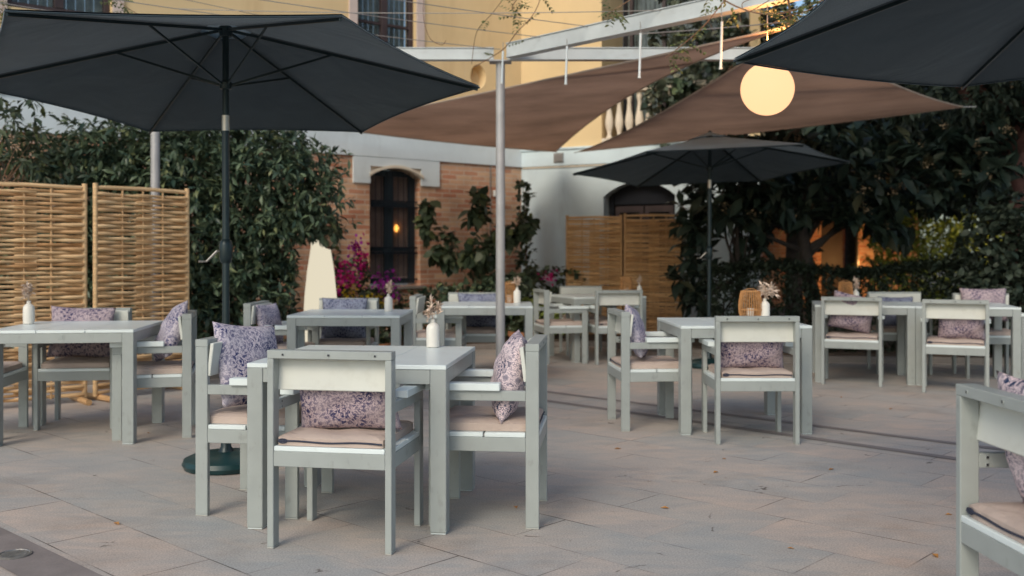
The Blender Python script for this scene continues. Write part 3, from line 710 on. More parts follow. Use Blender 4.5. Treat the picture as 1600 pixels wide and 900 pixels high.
tree('young_tree', 'sparse young tree with a thin reddish stem rising over the screen', 'tree', (-4.72, 9.1, .08),
     [(0, 0, 2.35, .55, .45, .45), (-.25, 0, 2.0, .45, .4, .3), (.2, 0, 2.0, .4, .4, .22)],
     90, 7, .12, M['lemon_leaf'], 'lance', 1.75, .022, M['stem'], 13, shell=.3, stems=5, droop=.5, wide=1.0)
# lemon shrub, bougainvillea and low planting in front of the brick wall
tree('lemon_shrub', 'three-armed shrub with big drooping leaves against the brick wall', 'shrub', (-.46, 13.6, .09),
     [(-.72, 0, 1.62, .17, .15, .34), (-.48, 0, 1.2, .22, .2, .32), (-.05, 0, 1.75, .17, .15, .36), (0, 0, 1.15, .42, .25, .28), (.42, 0, 1.42, .30, .2, .20), (.66, 0, 1.55, .18, .15, .16), (.3, 0, .75, .40, .3, .24)],
     170, 6, .17, M['lemon_leaf'], 'broad', .8, .022, M['stem'], 14, shell=.1, stems=4, droop=.9, up=.1)
tree('leafy_shrub', 'low rounded dark shrub at the foot of the brick wall right of the window', 'shrub', (-.78, 13.35, .09),
     [(-.15, 0, .42, .42, .35, .36), (.45, 0, .48, .5, .35, .40), (.95, .15, .32, .4, .3, .30)], 520, 6, .085, M['orange_leaf'], 'broad', .25, .02, M['bark2'], 15, stems=4, maxh=.02)
bo, P, Nn = tree('bougainvillea', 'bougainvillea with hot pink and magenta bracts beside the arched window', 'flowering shrub', (-2.02, 12.75, .09),
     [(0, 0, .45, .42, .35, .38), (.35, 0, .42, .38, .3, .36), (-.28, 0, .85, .2, .2, .55), (.05, 0, .9, .17, .15, .28)], 420, 6, .075, M['lemon_leaf'], 'broad', .4, .02, M['bark'], 16, stems=5, maxh=.02)
def blooms(parent, name, centres, n, size, mat_, seed):
    rg = np.random.default_rng(seed); ps = []
    for c in centres: ps.append(np.array(c[:3])+rg.normal(0, 1, (n, 3))*np.array(c[3:6]))
    P_ = np.concatenate(ps); return leaf_mesh(name, P_, rg.normal(size=P_.shape)+np.array([0, -.6, .2]), size*(.7+.6*rg.random(len(P_))), mat_, 'petal', parent, seed)
blooms(bo, 'pink_blossom', [(-.05, -.33, .93, .08, .05, .10), (.0, -.32, .8, .09, .05, .06), (-.22, -.3, .62, .05, .05, .08), (.12, -.25, 1.05, .04, .03, .10)], 75, .055, M['magenta'], 21)
blooms(bo, 'purple_blossom', [(.40, -.3, .84, .07, .05, .06), (.50, -.3, .70, .06, .05, .07), (.05, -.2, 1.22, .04, .03, .07)], 60, .055, M['purple'], 22)
blooms(bo, 'yellow_blossom', [(0, -.38, .60, .05, .03, .09), (.30, -.37, .55, .07, .03, .04)], 80, .05, M['yellow_fl'], 23)
cl = empty('climbing_plant', (.22, 15.45, .09), 0, 'slender climber trained up the corner of the brick and white walls', 'climber'); rg = np.random.default_rng(31)
tb = MB()
for i in range(3): limb(tb, (i*.06-.05, 0, 0), (-.05+.05*i, .12, 2.25), .012, .006, .03, 12, 5)
tb.build('stem', M['stem'], cl, smooth=True)
P = np.column_stack([rg.normal(-.02, .07, 150), rg.normal(.0, .05, 150), rg.random(150)*2.2+.1])
pos, d_, sz = whorls(P, rg.normal(0, .6, P.shape)+np.array([0, -1, 0]), 5, .09, rg, .8)
leaf_mesh('foliage', pos, d_, sz, M['lemon_leaf'], 'broad', cl, 32)
fb, P, Nn = tree('flowering_shrub', 'loose shrub with a few magenta flowers at the foot of the white wall', 'flowering shrub', (.62, 14.3, .09),
     [(-.3, 0, .5, .35, .3, .3), (.2, 0, .42, .45, .3, .33), (.0, 0, .85, .5, .25, .12)], 230, 5, .09, M['lemon_leaf'], 'broad', .35, .02, M['stem'], 17, stems=5, maxh=.02)
blooms(fb, 'magenta_blossom', [(-.1, -.35, .83, .05, .04, .05), (-.62, -.3, .75, .05, .04, .05)], 40, .05, M['magenta'], 24)
tree('yellow_shrub', 'low yellow-green plant behind the far left chair of the farthest table', 'shrub', (.35, 13.35, .09),
     [(0, 0, .35, .3, .25, .3), (.4, 0, .3, .3, .25, .25)], 200, 5, .08, M['yellow_leaf'], 'broad', .15, .012, M['stem'], 18, stems=4, maxh=.02)
lf, P, Nn = tree('climbing_plant', 'leggy plant climbing the brick left of the arched window', 'climber', (-2.55, 13.3, .09),
     [(-.05, .2, 1.2, .12, .12, .7), (.0, .2, .5, .2, .2, .45)], 150, 5, .075, M['lemon_leaf'], 'broad', 1.2, .012, M['stem'], 19, stems=4, maxh=.02)
# right side: big-leaved tree, hedge, ivy bush, background trees
LQ = [(0, 0, 2.15, 1.5, .9, .75), (-1.25, .1, 1.7, .75, .7, .75), (1.1, -.2, 1.65, .85, .7, .55), (.1, -.3, 1.55, .8, .6, .32), (1.7, -.2, 2.25, .8, .7, .6), (-.4, 0, 3.0, 1.5, .9, .8), (1.6, .2, 3.0, 1.4, .9, .7), (-1.55, .2, .95, .35, .4, .5)]
def lqcut(P):   # keep the gap under the crown that shows the lit wall behind
    x = P[:, 0]+4.0; yy = P[:, 1]+12.9; px = 800+F*x/yy; py = HOR-F*(P[:, 2]+.08-CH)/yy
    if True: pass
    under = ~((px < 1515) & (py < 237-(px-905)*.115+14))
    return under & ~((px > 1205) & (px < 1380) & (py > 340)) & ~((px > 1430) & (px < 1530) & (py > 322)) & ~((px > 1105) & (px < 1165) & (py > 335))
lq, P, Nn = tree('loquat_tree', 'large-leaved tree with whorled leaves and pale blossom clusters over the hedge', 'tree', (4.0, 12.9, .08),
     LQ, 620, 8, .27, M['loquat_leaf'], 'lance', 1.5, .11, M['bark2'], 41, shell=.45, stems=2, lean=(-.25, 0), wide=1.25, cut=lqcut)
rg = np.random.default_rng(42); k = [i for i in range(len(P)) if P[i, 1] < -.25]; k = rg.choice(k, 26, replace=False)
blooms(lq, 'blossom', [(P[i, 0], P[i, 1]-.06, P[i, 2]+.05, .035, .03, .03) for i in k], 26, .03, M['blossom'], 43)
tree('loquat_tree', 'second large-leaved tree close behind the far umbrella pole', 'tree', (2.95, 12.9, .08),
     [(0, 0, 1.75, .5, .5, .8), (-.25, 0, .75, .45, .45, .6), (.1, 0, 2.6, .75, .6, .6)], 240, 7, .22, M['loquat_leaf'], 'lance', 1.0, .06, M['bark2'], 44, shell=.3, stems=5, wide=1.25, cut=lambda P: (HOR-F*(P[:, 2]+.08-CH)/(P[:, 1]+12.9) > 237-(800+F*(P[:, 0]+2.95)/(P[:, 1]+12.9)-905)*.115+14) & ~((800+F*(P[:, 0]+2.95)/(P[:, 1]+12.9) > 1108) & (P[:, 2] < 1.55) & (P[:, 2] > .35)))
def hedge(name, label, x0, x1, y0, y1, h, n, size, seed, mat_='hedge_leaf', ang=0, org=None):
    org = org or ((x0+x1)/2, (y0+y1)/2); t = empty(name, (org[0], org[1], .09), R(ang), label, 'hedge'); rg = np.random.default_rng(seed)
    L_, D_ = (x1-x0)/2, (y1-y0)/2
    f_ = rg.random(n); P = np.empty((n, 3)); Nn = np.zeros((n, 3))
    top = f_ < .35; fr = ~top & (f_ < .85); rest = ~(top | fr)
    P[:, 0] = rg.uniform(-L_, L_, n); P[:, 1] = rg.uniform(-D_, D_, n); P[:, 2] = rg.uniform(.0, h, n)
    P[top, 2] = h+rg.normal(0, .035, top.sum()); Nn[top, 2] = 1
    P[fr, 1] = -D_+rg.normal(0, .04, fr.sum()); Nn[fr, 1] = -1
    Nn[rest] = rg.normal(size=(rest.sum(), 3))
    P[:, 2] += .05*np.sin(P[:, 0]*3.1+seed)*(P[:, 2]/h); P[:, 1] += .06*np.sin(P[:, 0]*2.3+1+seed)
    pos, d_, sz = whorls(P, Nn, 5, size, rg, .2)
    pos[:, 2] = np.maximum(pos[:, 2], .0)
    leaf_mesh('foliage', pos, d_, sz, M[mat_], 'kite', t, seed)
    b = MB()
    for i in range(int(L_*2/.45)):
        x = -L_+.2+i*.45; limb(b, (x, 0, 0), (x+random.uniform(-.1, .1), random.uniform(-.1, .1), h*.85), .018, .006, .05, 5, 5)
    b.build('stems', M['bark2'], t, smooth=True)
    return t
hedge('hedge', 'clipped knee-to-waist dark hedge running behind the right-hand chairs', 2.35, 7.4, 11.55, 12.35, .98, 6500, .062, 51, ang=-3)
hedge('hedge', 'farther lit yellow-green hedge glimpsed below the large-leaved tree', 6.6, 13.5, 18.2, 19.2, 2.2, 8500, .12, 52, 'yellow_leaf', ang=0)
tree('ivy_bush', 'mounded ivy-like bush beside the right-hand row table', 'bush', (5.75, 11.25, .09),
     [(0, 0, .95, .80, .6, .85), (.3, 0, 1.35, .7, .6, .55), (-.2, -.1, .5, .7, .5, .5)], 1300, 5, .10, M['ivy_leaf'], 'broad', .5, .05, M['bark2'], 53, shell=.75, stems=5, maxh=.02)
BGG = 'dark background trees behind the garden'
tree('conifer_tree', 'tall dark tree with a thick reddish trunk at the right picture edge', 'tree', (6.55, 13.2, .08),
     [(0, 0, 3.9, 1.6, 1.2, 1.2), (-.8, -.3, 3.15, 1.1, .9, .42), (.6, -.3, 3.1, 1.0, .9, .5), (0, 0, 5.2, 1.6, 1.3, 1.1), (-1.6, -2.2, 5.3, 2.4, 2.3, .8), (.8, -2.6, 5.2, 2.4, 2.2, .8), (-3.4, -1.2, 5.6, 1.6, 1.6, .7), (-2.2, -4.6, 5.2, 2.2, 2.0, .7), (.9, -5.2, 5.2, 2.3, 2.2, .8)], 3800, 7, .15, M['ivy_leaf'], 'lance', 3.0, .20, plain('red_bark', (.11, .05, .042), .9, .4, 12, .8, 25), 54, shell=.5, stems=7, droop=.7)  # the wide outlying high blobs are unseen foliage added to shade the right side
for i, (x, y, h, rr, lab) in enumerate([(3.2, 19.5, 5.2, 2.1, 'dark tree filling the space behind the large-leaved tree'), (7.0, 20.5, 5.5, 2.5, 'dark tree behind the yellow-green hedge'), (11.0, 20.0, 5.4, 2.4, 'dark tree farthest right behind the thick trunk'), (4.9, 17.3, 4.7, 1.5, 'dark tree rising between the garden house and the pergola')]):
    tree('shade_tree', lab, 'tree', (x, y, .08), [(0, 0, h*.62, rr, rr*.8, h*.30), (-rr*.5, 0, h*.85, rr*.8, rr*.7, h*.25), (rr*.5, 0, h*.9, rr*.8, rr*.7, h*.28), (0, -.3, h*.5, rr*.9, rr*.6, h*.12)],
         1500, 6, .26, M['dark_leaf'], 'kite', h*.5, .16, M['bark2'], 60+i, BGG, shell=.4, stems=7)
tree('shade_tree', 'dark tree filling the gap between far hedge and ivy bush', 'tree', (8.6, 16.2, .08), [(0, 0, 2.6, 1.6, 1.0, 1.0), (-1.2, 0, 2.9, 1.2, .9, .7), (-2.6, .1, 3.3, 1.4, .9, .7)],
     1200, 6, .2, M['dark_leaf'], 'kite', 1.6, .12, M['bark2'], 66, BGG, shell=.4, stems=7)
# variegated climber on the balcony
vb = empty('balcony_climber', (2.6, 14.7, 2.95), 0, 'pale variegated climber spilling over the balustrade of the balcony', 'climber'); rg = np.random.default_rng(71)
P, Nn = cluster_points([(-.35, 0, .55, .35, .3, .55), (.35, -.1, .75, .6, .35, .6), (1.1, -.2, 1.1, .7, .4, .7), (.5, 0, 1.9, .9, .4, .6), (1.8, -.4, 1.9, .9, .4, .8), (-.3, .1, 1.5, .35, .3, .4)], 620, rg, .5)
pos, d_, sz = whorls(P, Nn, 5, .13, rg, .5); leaf_mesh('foliage', pos, d_, sz, M['silver_leaf'], 'broad', vb, 72)
P2, N2 = cluster_points([(.1, .1, .6, .6, .3, .5), (1.0, 0, 1.2, .9, .35, .7)], 260, rg, .3)
pos, d_, sz = whorls(P2, N2, 5, .15, rg, .5); leaf_mesh('inner_foliage', pos, d_, sz, M['orange_leaf'], 'broad', vb, 73)
b = MB()
for i in range(9): limb(b, (rg.uniform(-.4, 1.4), .15, 0), (rg.uniform(-.5, 1.9), rg.uniform(-.2, .1), rg.uniform(1, 2.2)), .014, .005, .15, 6, 5)
b.build('stem', M['stem'], vb, smooth=True)

# ------------------------------------------------------------------ woven bamboo screens
def cane_rnd(o, per_face_vals):
    at_ = o.data.attributes.new('rnd', 'FLOAT', 'FACE'); at_.data.foreach_set('value', np.asarray(per_face_vals, np.float32))
CANE = [M['cane']]
def screen_panel(parent, a, b_, z0, z1, seed, tone=0.0):
    a, b_ = Vector((a[0], a[1], 0)), Vector((b_[0], b_[1], 0)); t = (b_-a).normalized(); n_ = Vector((-t.y, t.x, 0)); W = (b_-a).length
    rg = random.Random(seed)
    for q in (0, W):
        mb = MB(); p = a+t*q; mb.tube([p+Vector((0, 0, z0-.03)), p+Vector((0, 0, z1*.5)), p+Vector((0, 0, z1+.03))], .021, 10)
        o = mb.build('post', CANE[0], parent, smooth=True); cane_rnd(o, [.45+tone+rg.random()*.3]*len(o.data.polygons))
    mb = MB(); mb.tube([a+t*.022+Vector((0, 0, z1-.005)), a+t*W*.5+Vector((0, 0, z1+.002)), b_-t*.022+Vector((0, 0, z1-.006))], .017, 8)
    o = mb.build('top_rail', CANE[0], parent, smooth=True); cane_rnd(o, [.75+tone]*len(o.data.polygons))
    st = [W*.28, W*.5, W*.72]
    for q in st:
        mb = MB(); p = a+t*q; mb.tube([p+Vector((0, 0, z0-.02)), p+Vector((0, 0, z1-.02))], .009, 7)
        o = mb.build('stake', CANE[0], parent, smooth=True); cane_rnd(o, [.5+tone]*len(o.data.polygons))
    mb = MB(); vals = []
    z = z0; row = 0; seg = 34
    while z < z1-.035:
        ph = 1 if row % 2 else -1
        # each course is two canes that pass each other in the middle, thick ends outward
        for half in (0, 1):
            c0, c1 = (.015, W*.60) if half == 0 else (W*.42, W-.015)
            r0 = rg.uniform(.0150, .0185)+(.0015 if tone < 0 else 0); jit = rg.uniform(-.003, .003); droop = rg.uniform(-.004, .004); pts = []; rr = []
            for i in range(seg//2+1):
                f_ = i/(seg//2); q = c0+(c1-c0)*f_
                k_ = math.sin(PI*(q-st[1])/(st[2]-st[1])+PI/2)     # over one stake, under the next
                off = ph*.017*k_*(1 if .04 < q/W < .96 else .4)
                out = (f_ if half == 0 else 1-f_)
                pts.append(a+t*q+n_*(off+ph*.004*half)+Vector((0, 0, z+jit+droop*math.sin(PI*f_)+(.006 if half else -.006)*out)))
                rr.append(r0*(1-.38*out)*(1+.07*(i % 5 == 2)))
            n0 = len(mb.f); mb.tube(pts, rr, 7); v = min(1, max(0, rg.gauss(.6, .25)+tone)); vals += [v]*(len(mb.f)-n0)
        z += .0335+rg.uniform(-.002, .002); row += 1
    o = mb.build('woven_canes', CANE[0], parent, smooth=True); cane_rnd(o, vals)
def screen(label, panels, z0, z1, seed, log=None, tone=0):
    c = panels[0][0]; t = empty('woven_screen', (0, 0, 0), 0, label, 'screen', 'woven bamboo screens')
    for i, (a, b_) in enumerate(panels): screen_panel(t, a, b_, z0, z1, seed+i, tone)
    # foot pole lying across each end
    a, b_ = Vector((*panels[0][0], 0)), Vector((*panels[0][1], 0)); n_ = Vector((-(b_-a).y, (b_-a).x, 0)).normalized()
    for q in (a.lerp(b_, .04), a.lerp(b_, .96)):
        mb = MB(); mb.tube([q-n_*.24+Vector((0, 0, .026)), q+n_*.24+Vector((0, 0, .026))], .026, 9); o = mb.build('foot', CANE[0], t, smooth=True); cane_rnd(o, [.35]*len(o.data.polygons))
    return t
screen('large woven bamboo screen panel cut by the left picture edge', [((-4.28, 7.70), (-3.565, 8.30))], .07, 1.79, 1)
screen('woven bamboo screen panel tied beside the larger one, in front of a steel post', [((-3.50, 8.36), (-2.955, 9.05))], .07, 1.80, 2)
CANE[0] = M['oldcane']
screen('distant woven screen panel standing against the white wall', [((.79, 14.25), (1.545, 14.1))], .07, 1.76, 3, tone=-.1)
screen('distant woven screen panel in front of the dark arched door', [((1.60, 14.08), (2.385, 13.95))], .07, 1.78, 4, tone=-.1)

# ------------------------------------------------------------------ umbrellas
def umbrella(label, cx, cy, cz, tx, ty, yaw, crank_dir, pole_base, sags=(.042,)*6, droop=.010):
    t = empty('patio_umbrella', (pole_base[0], pole_base[1], 0), 0, label, 'umbrella', 'charcoal patio umbrellas'); off = Vector((pole_base[0], pole_base[1], 0))
    RR = 1.5; RISE = .345; S = Vector
    def P(r, a, up=0): x, y = r*math.cos(a), r*math.sin(a); return S((cx+x, cy+y, cz+tx*x+ty*y+up))-off
    nrm = S((-tx, -ty, 1)).normalized()
    apex = S((cx, cy, cz+RISE))-off; pb = S((0, 0, 0)); 
    jz = 2.0; J = pb.lerp(apex, jz/apex.z)
    m = MB(); m.tube([S((0, 0, .06)), J], .0215, 14); m.build('lower_pole', M['umbmetal'], t, smooth=True)
    m = MB(); m.tube([J, apex+S((0, 0, .01))], .0185, 14); m.build('upper_pole', M['umbmetal'], t, smooth=True)
    m = MB(); m.tube([J-S((0, 0, .045)), J+S((0, 0, .045))], .0235, 14); m.build('tilt_sleeve', M['chrome'], t, smooth=True)
    # crank housing and handle
    c = pb.lerp(apex, 1.25/apex.z); m = MB(); m.lathe([(.022, -.075), (.033, -.06), (.038, -.035), (.038, .035), (.033, .055), (.022, .07)], c, 18)
    h = m.build('crank_housing', M['umbmetal'], t, smooth=True)
    dx = S((math.cos(crank_dir), math.sin(crank_dir), 0)); m = MB()
    s0 = c+dx*.036; s1 = c+dx*.05; e = s1+S((-.062, 0, -.06)); m.tube([s0, s1, e, e+dx*.045], [.007, .008, .006, .007], 8); m.build('crank_handle', M['chrome'], h, smooth=True)
    m = MB(); m.lathe([(.0, -.03), (.035, -.03), (.04, 0), (.04, .025), (.02, .04)], apex+S((0, 0, -.02)), 16); m.build('hub', M['umbmetal'], t, smooth=True)
    run = pb.lerp(apex, (cz+.01)/apex.z); m = MB(); m.lathe([(.022, -.03), (.034, -.025), (.036, .012), (.022, .02)], run, 16); m.build('runner', M['umbmetal'], t, smooth=True)
    for k in range(6):
        a = yaw+k*PI/3; tip = P(RR, a, 0); tip2 = tip+(apex-tip).normalized()*.01
        st = apex+(tip-apex)*.02
        m = MB(); M3 = (tip2-st).to_track_quat('X', 'Z').to_matrix(); L_ = (tip2-st).length
        m.box(tuple((st+tip2)/2-S((0, 0, .008))), (L_, .012, .017), M=M3); rb = m.build('rib', M['umbmetal'], t, bevel=.002)
        j = st+(tip2-st)*.40; m = MB(); e0 = run+(j-run).normalized()*.03; M3 = (j-e0).to_track_quat('X', 'Z').to_matrix()
        m.box(tuple((e0+j)/2-S((0, 0, .012))), ((j-e0).length, .010, .014), M=M3); m.build('strut', M['umbmetal'], rb, bevel=.002)
    # canopy: six taut panels with hollow edges, and the vent cap
    def pan(r0, lift, sag, nn=14, mm=12, rise_top=RISE, rr=RR):
        m = MB()
        for k in range(6):
            a0, a1 = yaw+k*PI/3, yaw+(k+1)*PI/3; ids = {}
            A, B = P(rr, a0, lift), P(rr, a1, lift); top = apex+nrm*lift
            for i in range(nn+1):
                f_ = r0+(1-r0)*i/nn
                for j in range(mm+1):
                    g_ = j/mm; e_ = A.lerp(B, g_); w_ = 4*g_*(1-g_)
                    hol = sags[k]*w_*f_**3
                    p = top+(e_-top)*(f_*(1-hol))
                    p = p-S((0, 0, droop*w_*f_*f_))          # fabric sags a touch between ribs
                    ids[i, j] = len(m.v); m.v.append(tuple(p))
            for i in range(nn):
                for j in range(mm): m.f.append((ids[i, j], ids[i+1, j], ids[i+1, j+1], ids[i, j+1])); m.m.append(0)
        return m
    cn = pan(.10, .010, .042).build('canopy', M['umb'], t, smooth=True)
    pan(.10, .017, .042).build('sky_sheen_sheet', M['umbtop'], cn, smooth=True)  # extra outer sheet that carries the painted sky reflection
    m = MB()
    for k in range(6):
        a0, a1 = yaw+k*PI/3, yaw+(k+1)*PI/3; A, B = P(RR, a0, .010), P(RR, a1, .010); tp = apex+nrm*.010; ed = []
        for j in range(13):
            g_ = j/12; w_ = 4*g_*(1-g_); e_ = A.lerp(B, g_); ed.append(tp+(e_-tp)*(1-sags[k]*w_)-S((0, 0, droop*w_+.004)))
        m.tube(ed, .0045, 5)
    m.build('hem', M['umb'], cn, smooth=True)
    m = MB(); ids = []
    for k in range(6):
        a = yaw+k*PI/3; A = apex+(P(RR, a, .01)-apex)*.16+S((0, 0, .032)); B = apex+(P(RR, a+PI/3, .01)-apex)*.16+S((0, 0, .032)); T = apex+S((0, 0, .058))
        n = len(m.v); m.v += [tuple(T), tuple(A), tuple(A.lerp(B, .5)+S((0, 0, .006))), tuple(B)]; m.f += [(n, n+1, n+2), (n, n+2, n+3)]; m.m += [0, 0]
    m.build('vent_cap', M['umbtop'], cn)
    m = MB(); m.lathe([(.0, .0), (.02, .0), (.022, .008), (.012, .016), (.0, .018)], apex+S((0, 0, .055)), 12); m.build('finial', M['umbmetal'], t, smooth=True)
    # domed plastic base
    m = MB(); m.lathe([(.20, 0), (.235, .006), (.245, .03), (.235, .055), (.19, .075), (.12, .088), (.05, .094), (.045, .094)], (0, 0, 0), 40); bs = m.build('base', M['base'], t, smooth=True)
    m = MB(); m.lathe([(.045, .0941), (.042, .10), (.030, .12), (.028, .34), (.0225, .345)], (0, 0, 0), 20); m.build('socket', M['umbmetal'], bs, smooth=True)
    m = MB()
    for a in (-2.4, -1.2): m.tube([S((.19*math.cos(a), .19*math.sin(a), .082)), S((.15*math.cos(a+.12), .15*math.sin(a+.12), .09))], .006, 6)
    return t
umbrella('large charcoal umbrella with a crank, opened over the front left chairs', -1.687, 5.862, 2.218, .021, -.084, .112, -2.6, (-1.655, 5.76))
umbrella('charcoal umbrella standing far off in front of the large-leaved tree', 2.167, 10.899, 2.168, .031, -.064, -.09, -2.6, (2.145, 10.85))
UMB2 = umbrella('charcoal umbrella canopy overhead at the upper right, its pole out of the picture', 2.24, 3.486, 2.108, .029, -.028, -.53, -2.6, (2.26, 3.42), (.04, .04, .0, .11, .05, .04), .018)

# ------------------------------------------------------------------ pergola
PX, PY, PH = -.105, 9.0, 2.985
pg = empty('pergola', (PX, PY, 0), 0, 'light steel pergola frame whose beams meet on a round post', 'pergola')
o_ = Vector((PX, PY, 0))
def bar(p0, p1, w_, h_, name, mat_, lip=.012):
    p0, p1 = Vector(p0)-o_, Vector(p1)-o_; M3 = (p1-p0).to_track_quat('X', 'Z').to_matrix(); L_ = (p1-p0).length; m = MB()
    m.box(tuple((p0+p1)/2), (L_, w_, h_), M=M3)
    dn = M3 @ Vector((0, 0, -h_/2)); m.box(tuple((p0+p1)/2+dn*1.0-Vector((0, 0, .004))), (L_, w_+.022, .008), M=M3); m.box(tuple((p0+p1)/2-dn*1.0+Vector((0, 0, .004))), (L_, w_+.022, .008), M=M3)
    return m.build(name, mat_, pg, bevel=.0015)
def post(x, y, h):
    m = MB(); m.tube([(x-PX, y-PY, 0), (x-PX, y-PY, h*.5), (x-PX, y-PY, h)], .041, 20); p = m.build('post', M['steel'], pg, smooth=True)
    m = MB(); m.lathe([(.041, 0), (.10, 0), (.10, .012), (.041, .012)], (x-PX, y-PY, 0), 20); m.build('foot_plate', M['steel'], p)
    m = MB(); m.box((x-PX, y-PY, h+.006), (.20, .16, .012)); m.build('head_plate', M['steel'], p, bevel=.001)
post(PX, PY, PH-.02); post(-3.255, 9.08, PH-.02)
B0 = Vector((PX, PY, PH+.055)); D1v = Vector((1.53, -1.60, 0)).normalized()
bar(Vector((-6.2, 9.0, PH+.055)), Vector((PX-.06, PY, PH+.055)), .07, .095, 'cross_beam', M['beam'])
bar(Vector((PX+.06, PY, PH+.055)), Vector((6.0, 9.0, PH+.055)), .07, .095, 'cross_beam', M['beam'])
bar(B0+D1v*.12+Vector((0, 0, .012)), B0+D1v*6.2+Vector((0, 0, .012)), .08, .115, 'long_beam', M['beam'])
# thin steel wires stretched between the beams
def wire(pts, r=.0035, label='', m_='wire', sagging=.03):
    P_ = [Vector(p) for p in pts]; out = []
    n = 14
    for i in range(n+1):
        p = P_[0].lerp(P_[-1], i/n); p.z -= sagging*4*(i/n)*(1-i/n); out.append(p)
    m = MB(); m.tube(out, r, 5); o = m.build('pergola_wire', M[m_], smooth=True); tag(o, label, 'wire', 'thin wires strung over the terrace')
    return o
def onbeam(px):
    r_ = (px-800)/F; t_ = (r_*9.0+.105)/(1.53+1.6*r_); return Vector((PX+1.53*t_, 9.0-1.6*t_, PH+.12))
e0 = Vector((PX, PY, PH+.10)); dw = Vector((-1.03, -.62, 0))
wl = ['thin wire reaching the pergola post head from the upper left', 'thin wire crossing low in front of the large upper window', 'thin wire over the yellow wall between window and balcony', 'thin wire meeting the long beam near the balcony']
for i, px in enumerate((800, 850, 925, 1045)):
    s_ = onbeam(px) if i else e0; dv = dw if i != 3 else Vector((-1.2, .05, 0))
    wire([s_, s_+dv*(3.6 if i != 3 else 3.2)+Vector((0, 0, .05))], .0035, wl[i])
wire([at(-40, 7.6, py=-3), at(120, 7.9, py=0), at(420, 9.0, py=60)], .004, 'pale wire running down over the top-left window')
wire([at(235, 8.0, py=-12), at(420, 8.6, py=27)], .003, 'dark thin wire above the large umbrella canopy', sagging=.0)
wire([at(900, 9.2, py=58), at(1330, 7.2, py=24)], .005, 'pale tie cable strung from the sail corners below the long beam', sagging=.02)
# hanging light tubes
for i, (px, y0, y1, lab) in enumerate([(786, 80, 130, 'slim white light tube hanging right at the post head'), (886, 72, 131, 'slim white light tube hanging midway over the yellow wall'), (1001, 52, 121, 'slim white light tube hanging before the brown sail'), (1128, 34, 107, 'slim white light tube hanging nearest the globe lamp')]):
    b0 = onbeam(px) if px > 800 else Vector((PX-.0, PY-.12, PH)); Y = b0.y-.07
    b1 = at(px, Y, py=y0); b2 = at(px-2, Y, py=y1); t = MB(); t.tube([b1, b1.lerp(b2, .5), b2], .0095, 8)
    o = t.build('light_tube', M['tubewhite'], smooth=True); tag(o, lab, 'hanging light', 'light tubes hanging from the pergola')
    t = MB(); t.tube([b1, Vector((b1.x, b1.y+.04, PH+.13))], .003, 5); t.build('cord', M['wire'], o)
    t = MB(); t.lathe([(0, -.006), (.013, -.006), (.013, .006), (0, .006)], tuple(b2), 10); t.build('end_cap', M['plastic'], o)

# ------------------------------------------------------------------ shade sails
def sail(label, a, b_, c, mab, mbc, mac):
    a, b_, c = map(Vector, (a, b_, c)); mab, mbc, mac = map(Vector, (mab, mbc, mac))
    kab, kbc, kac = 2*mab-.5*(a+b_), 2*mbc-.5*(b_+c), 2*mac-.5*(a+c)
    n = 26; m = MB(); ids = {}
    def P(u, v):
        w_ = 1-u-v; return a*u*u+b_*v*v+c*w_*w_+kab*2*u*v+kbc*2*v*w_+kac*2*u*w_
    for i in range(n+1):
        for j in range(n+1-i): ids[i, j] = len(m.v); m.v.append(tuple(P(i/n, j/n)))
    for i in range(n):
        for j in range(n-i):
            m.f.append((ids[i, j], ids[i+1, j], ids[i, j+1])); m.m.append(0)
            if i+j < n-1: m.f.append((ids[i+1, j], ids[i+1, j+1], ids[i, j+1])); m.m.append(0)
    o = m.build('shade_sail', M['sailcloth'], smooth=True); tag(o, label, 'shade sail', 'brown shade sails')
    for f_ in (lambda t: P(1-t, t), lambda t: P(0, 1-t), lambda t: P(t, 0)):
        h = MB(); h.tube([f_(i/24) for i in range(25)], .009, 6); h.build('hem', M['hem'], o, smooth=True)
    for q, nx in ((a, 0), (b_, 1), (c, 2)):
        h = MB(); h.tube([q, q+(q-(a+b_+c)/3).normalized()*.16], .006, 6); h.build('corner_strap', M['steel'], o, smooth=True)
    return o
sa, sb, sc = at(500, 13.2, py=198), at(868, 15.4, py=237), at(1236, 6.95, py=41)
sail('brown sail stretched across the yellow wall from the left umbrella to the globe lamp', sa, sb, sc, at(697, 14.3, py=222), at(984, 11.15, py=149), at(752, 10.08, py=146))
s2b, s2c, s2d = at(905, 14.7, py=237), at(1238, 6.98, py=46), at(1505, 11.3, py=167)
sail('stained brown sail hanging behind the globe lamp, one tip pointing into the dark trees', s2b, s2d, s2c, at(1167, 13.0, py=209), at(1402, 9.15, py=134), at(1012, 10.85, py=188))

# ------------------------------------------------------------------ globe lamp, cone lamp
gl = empty('globe_lamp', at(1199, 7.0, py=139), 0, 'glowing round globe lamp hanging under the pergola beam', 'lamp')
m = MB(); m.lathe([(.185*math.sin(PI*i/28), -.185*math.cos(PI*i/28)) for i in range(0, 28)]+[(.02, .184)], k=48); m.build('globe', M['globe'], gl, smooth=True)
m = MB(); m.lathe([(.045, .175), (.045, .20), (.02, .215), (.0, .216)], k=20); m.build('cap', M['plastic'], gl, smooth=True)
m = MB(); m.tube([(0, 0, .21), (0, 0, PH-2.394+.02)], .004, 6); m.build('cord', M['wire'], gl)
cnl = at(501, 11.6, h=.09); o = empty('cone_lamp', cnl, 0, 'tall glowing cream cone lamp with slanted top beside the orange tree', 'lamp')
m = MB(); k = 40; prof = []
for i, (r_, z_) in enumerate([(.20, 0), (.205, .05), (.20, .35), (.185, .65), (.155, .95), (.115, 1.2)]):
    prof.append((r_, z_))
n0 = 0
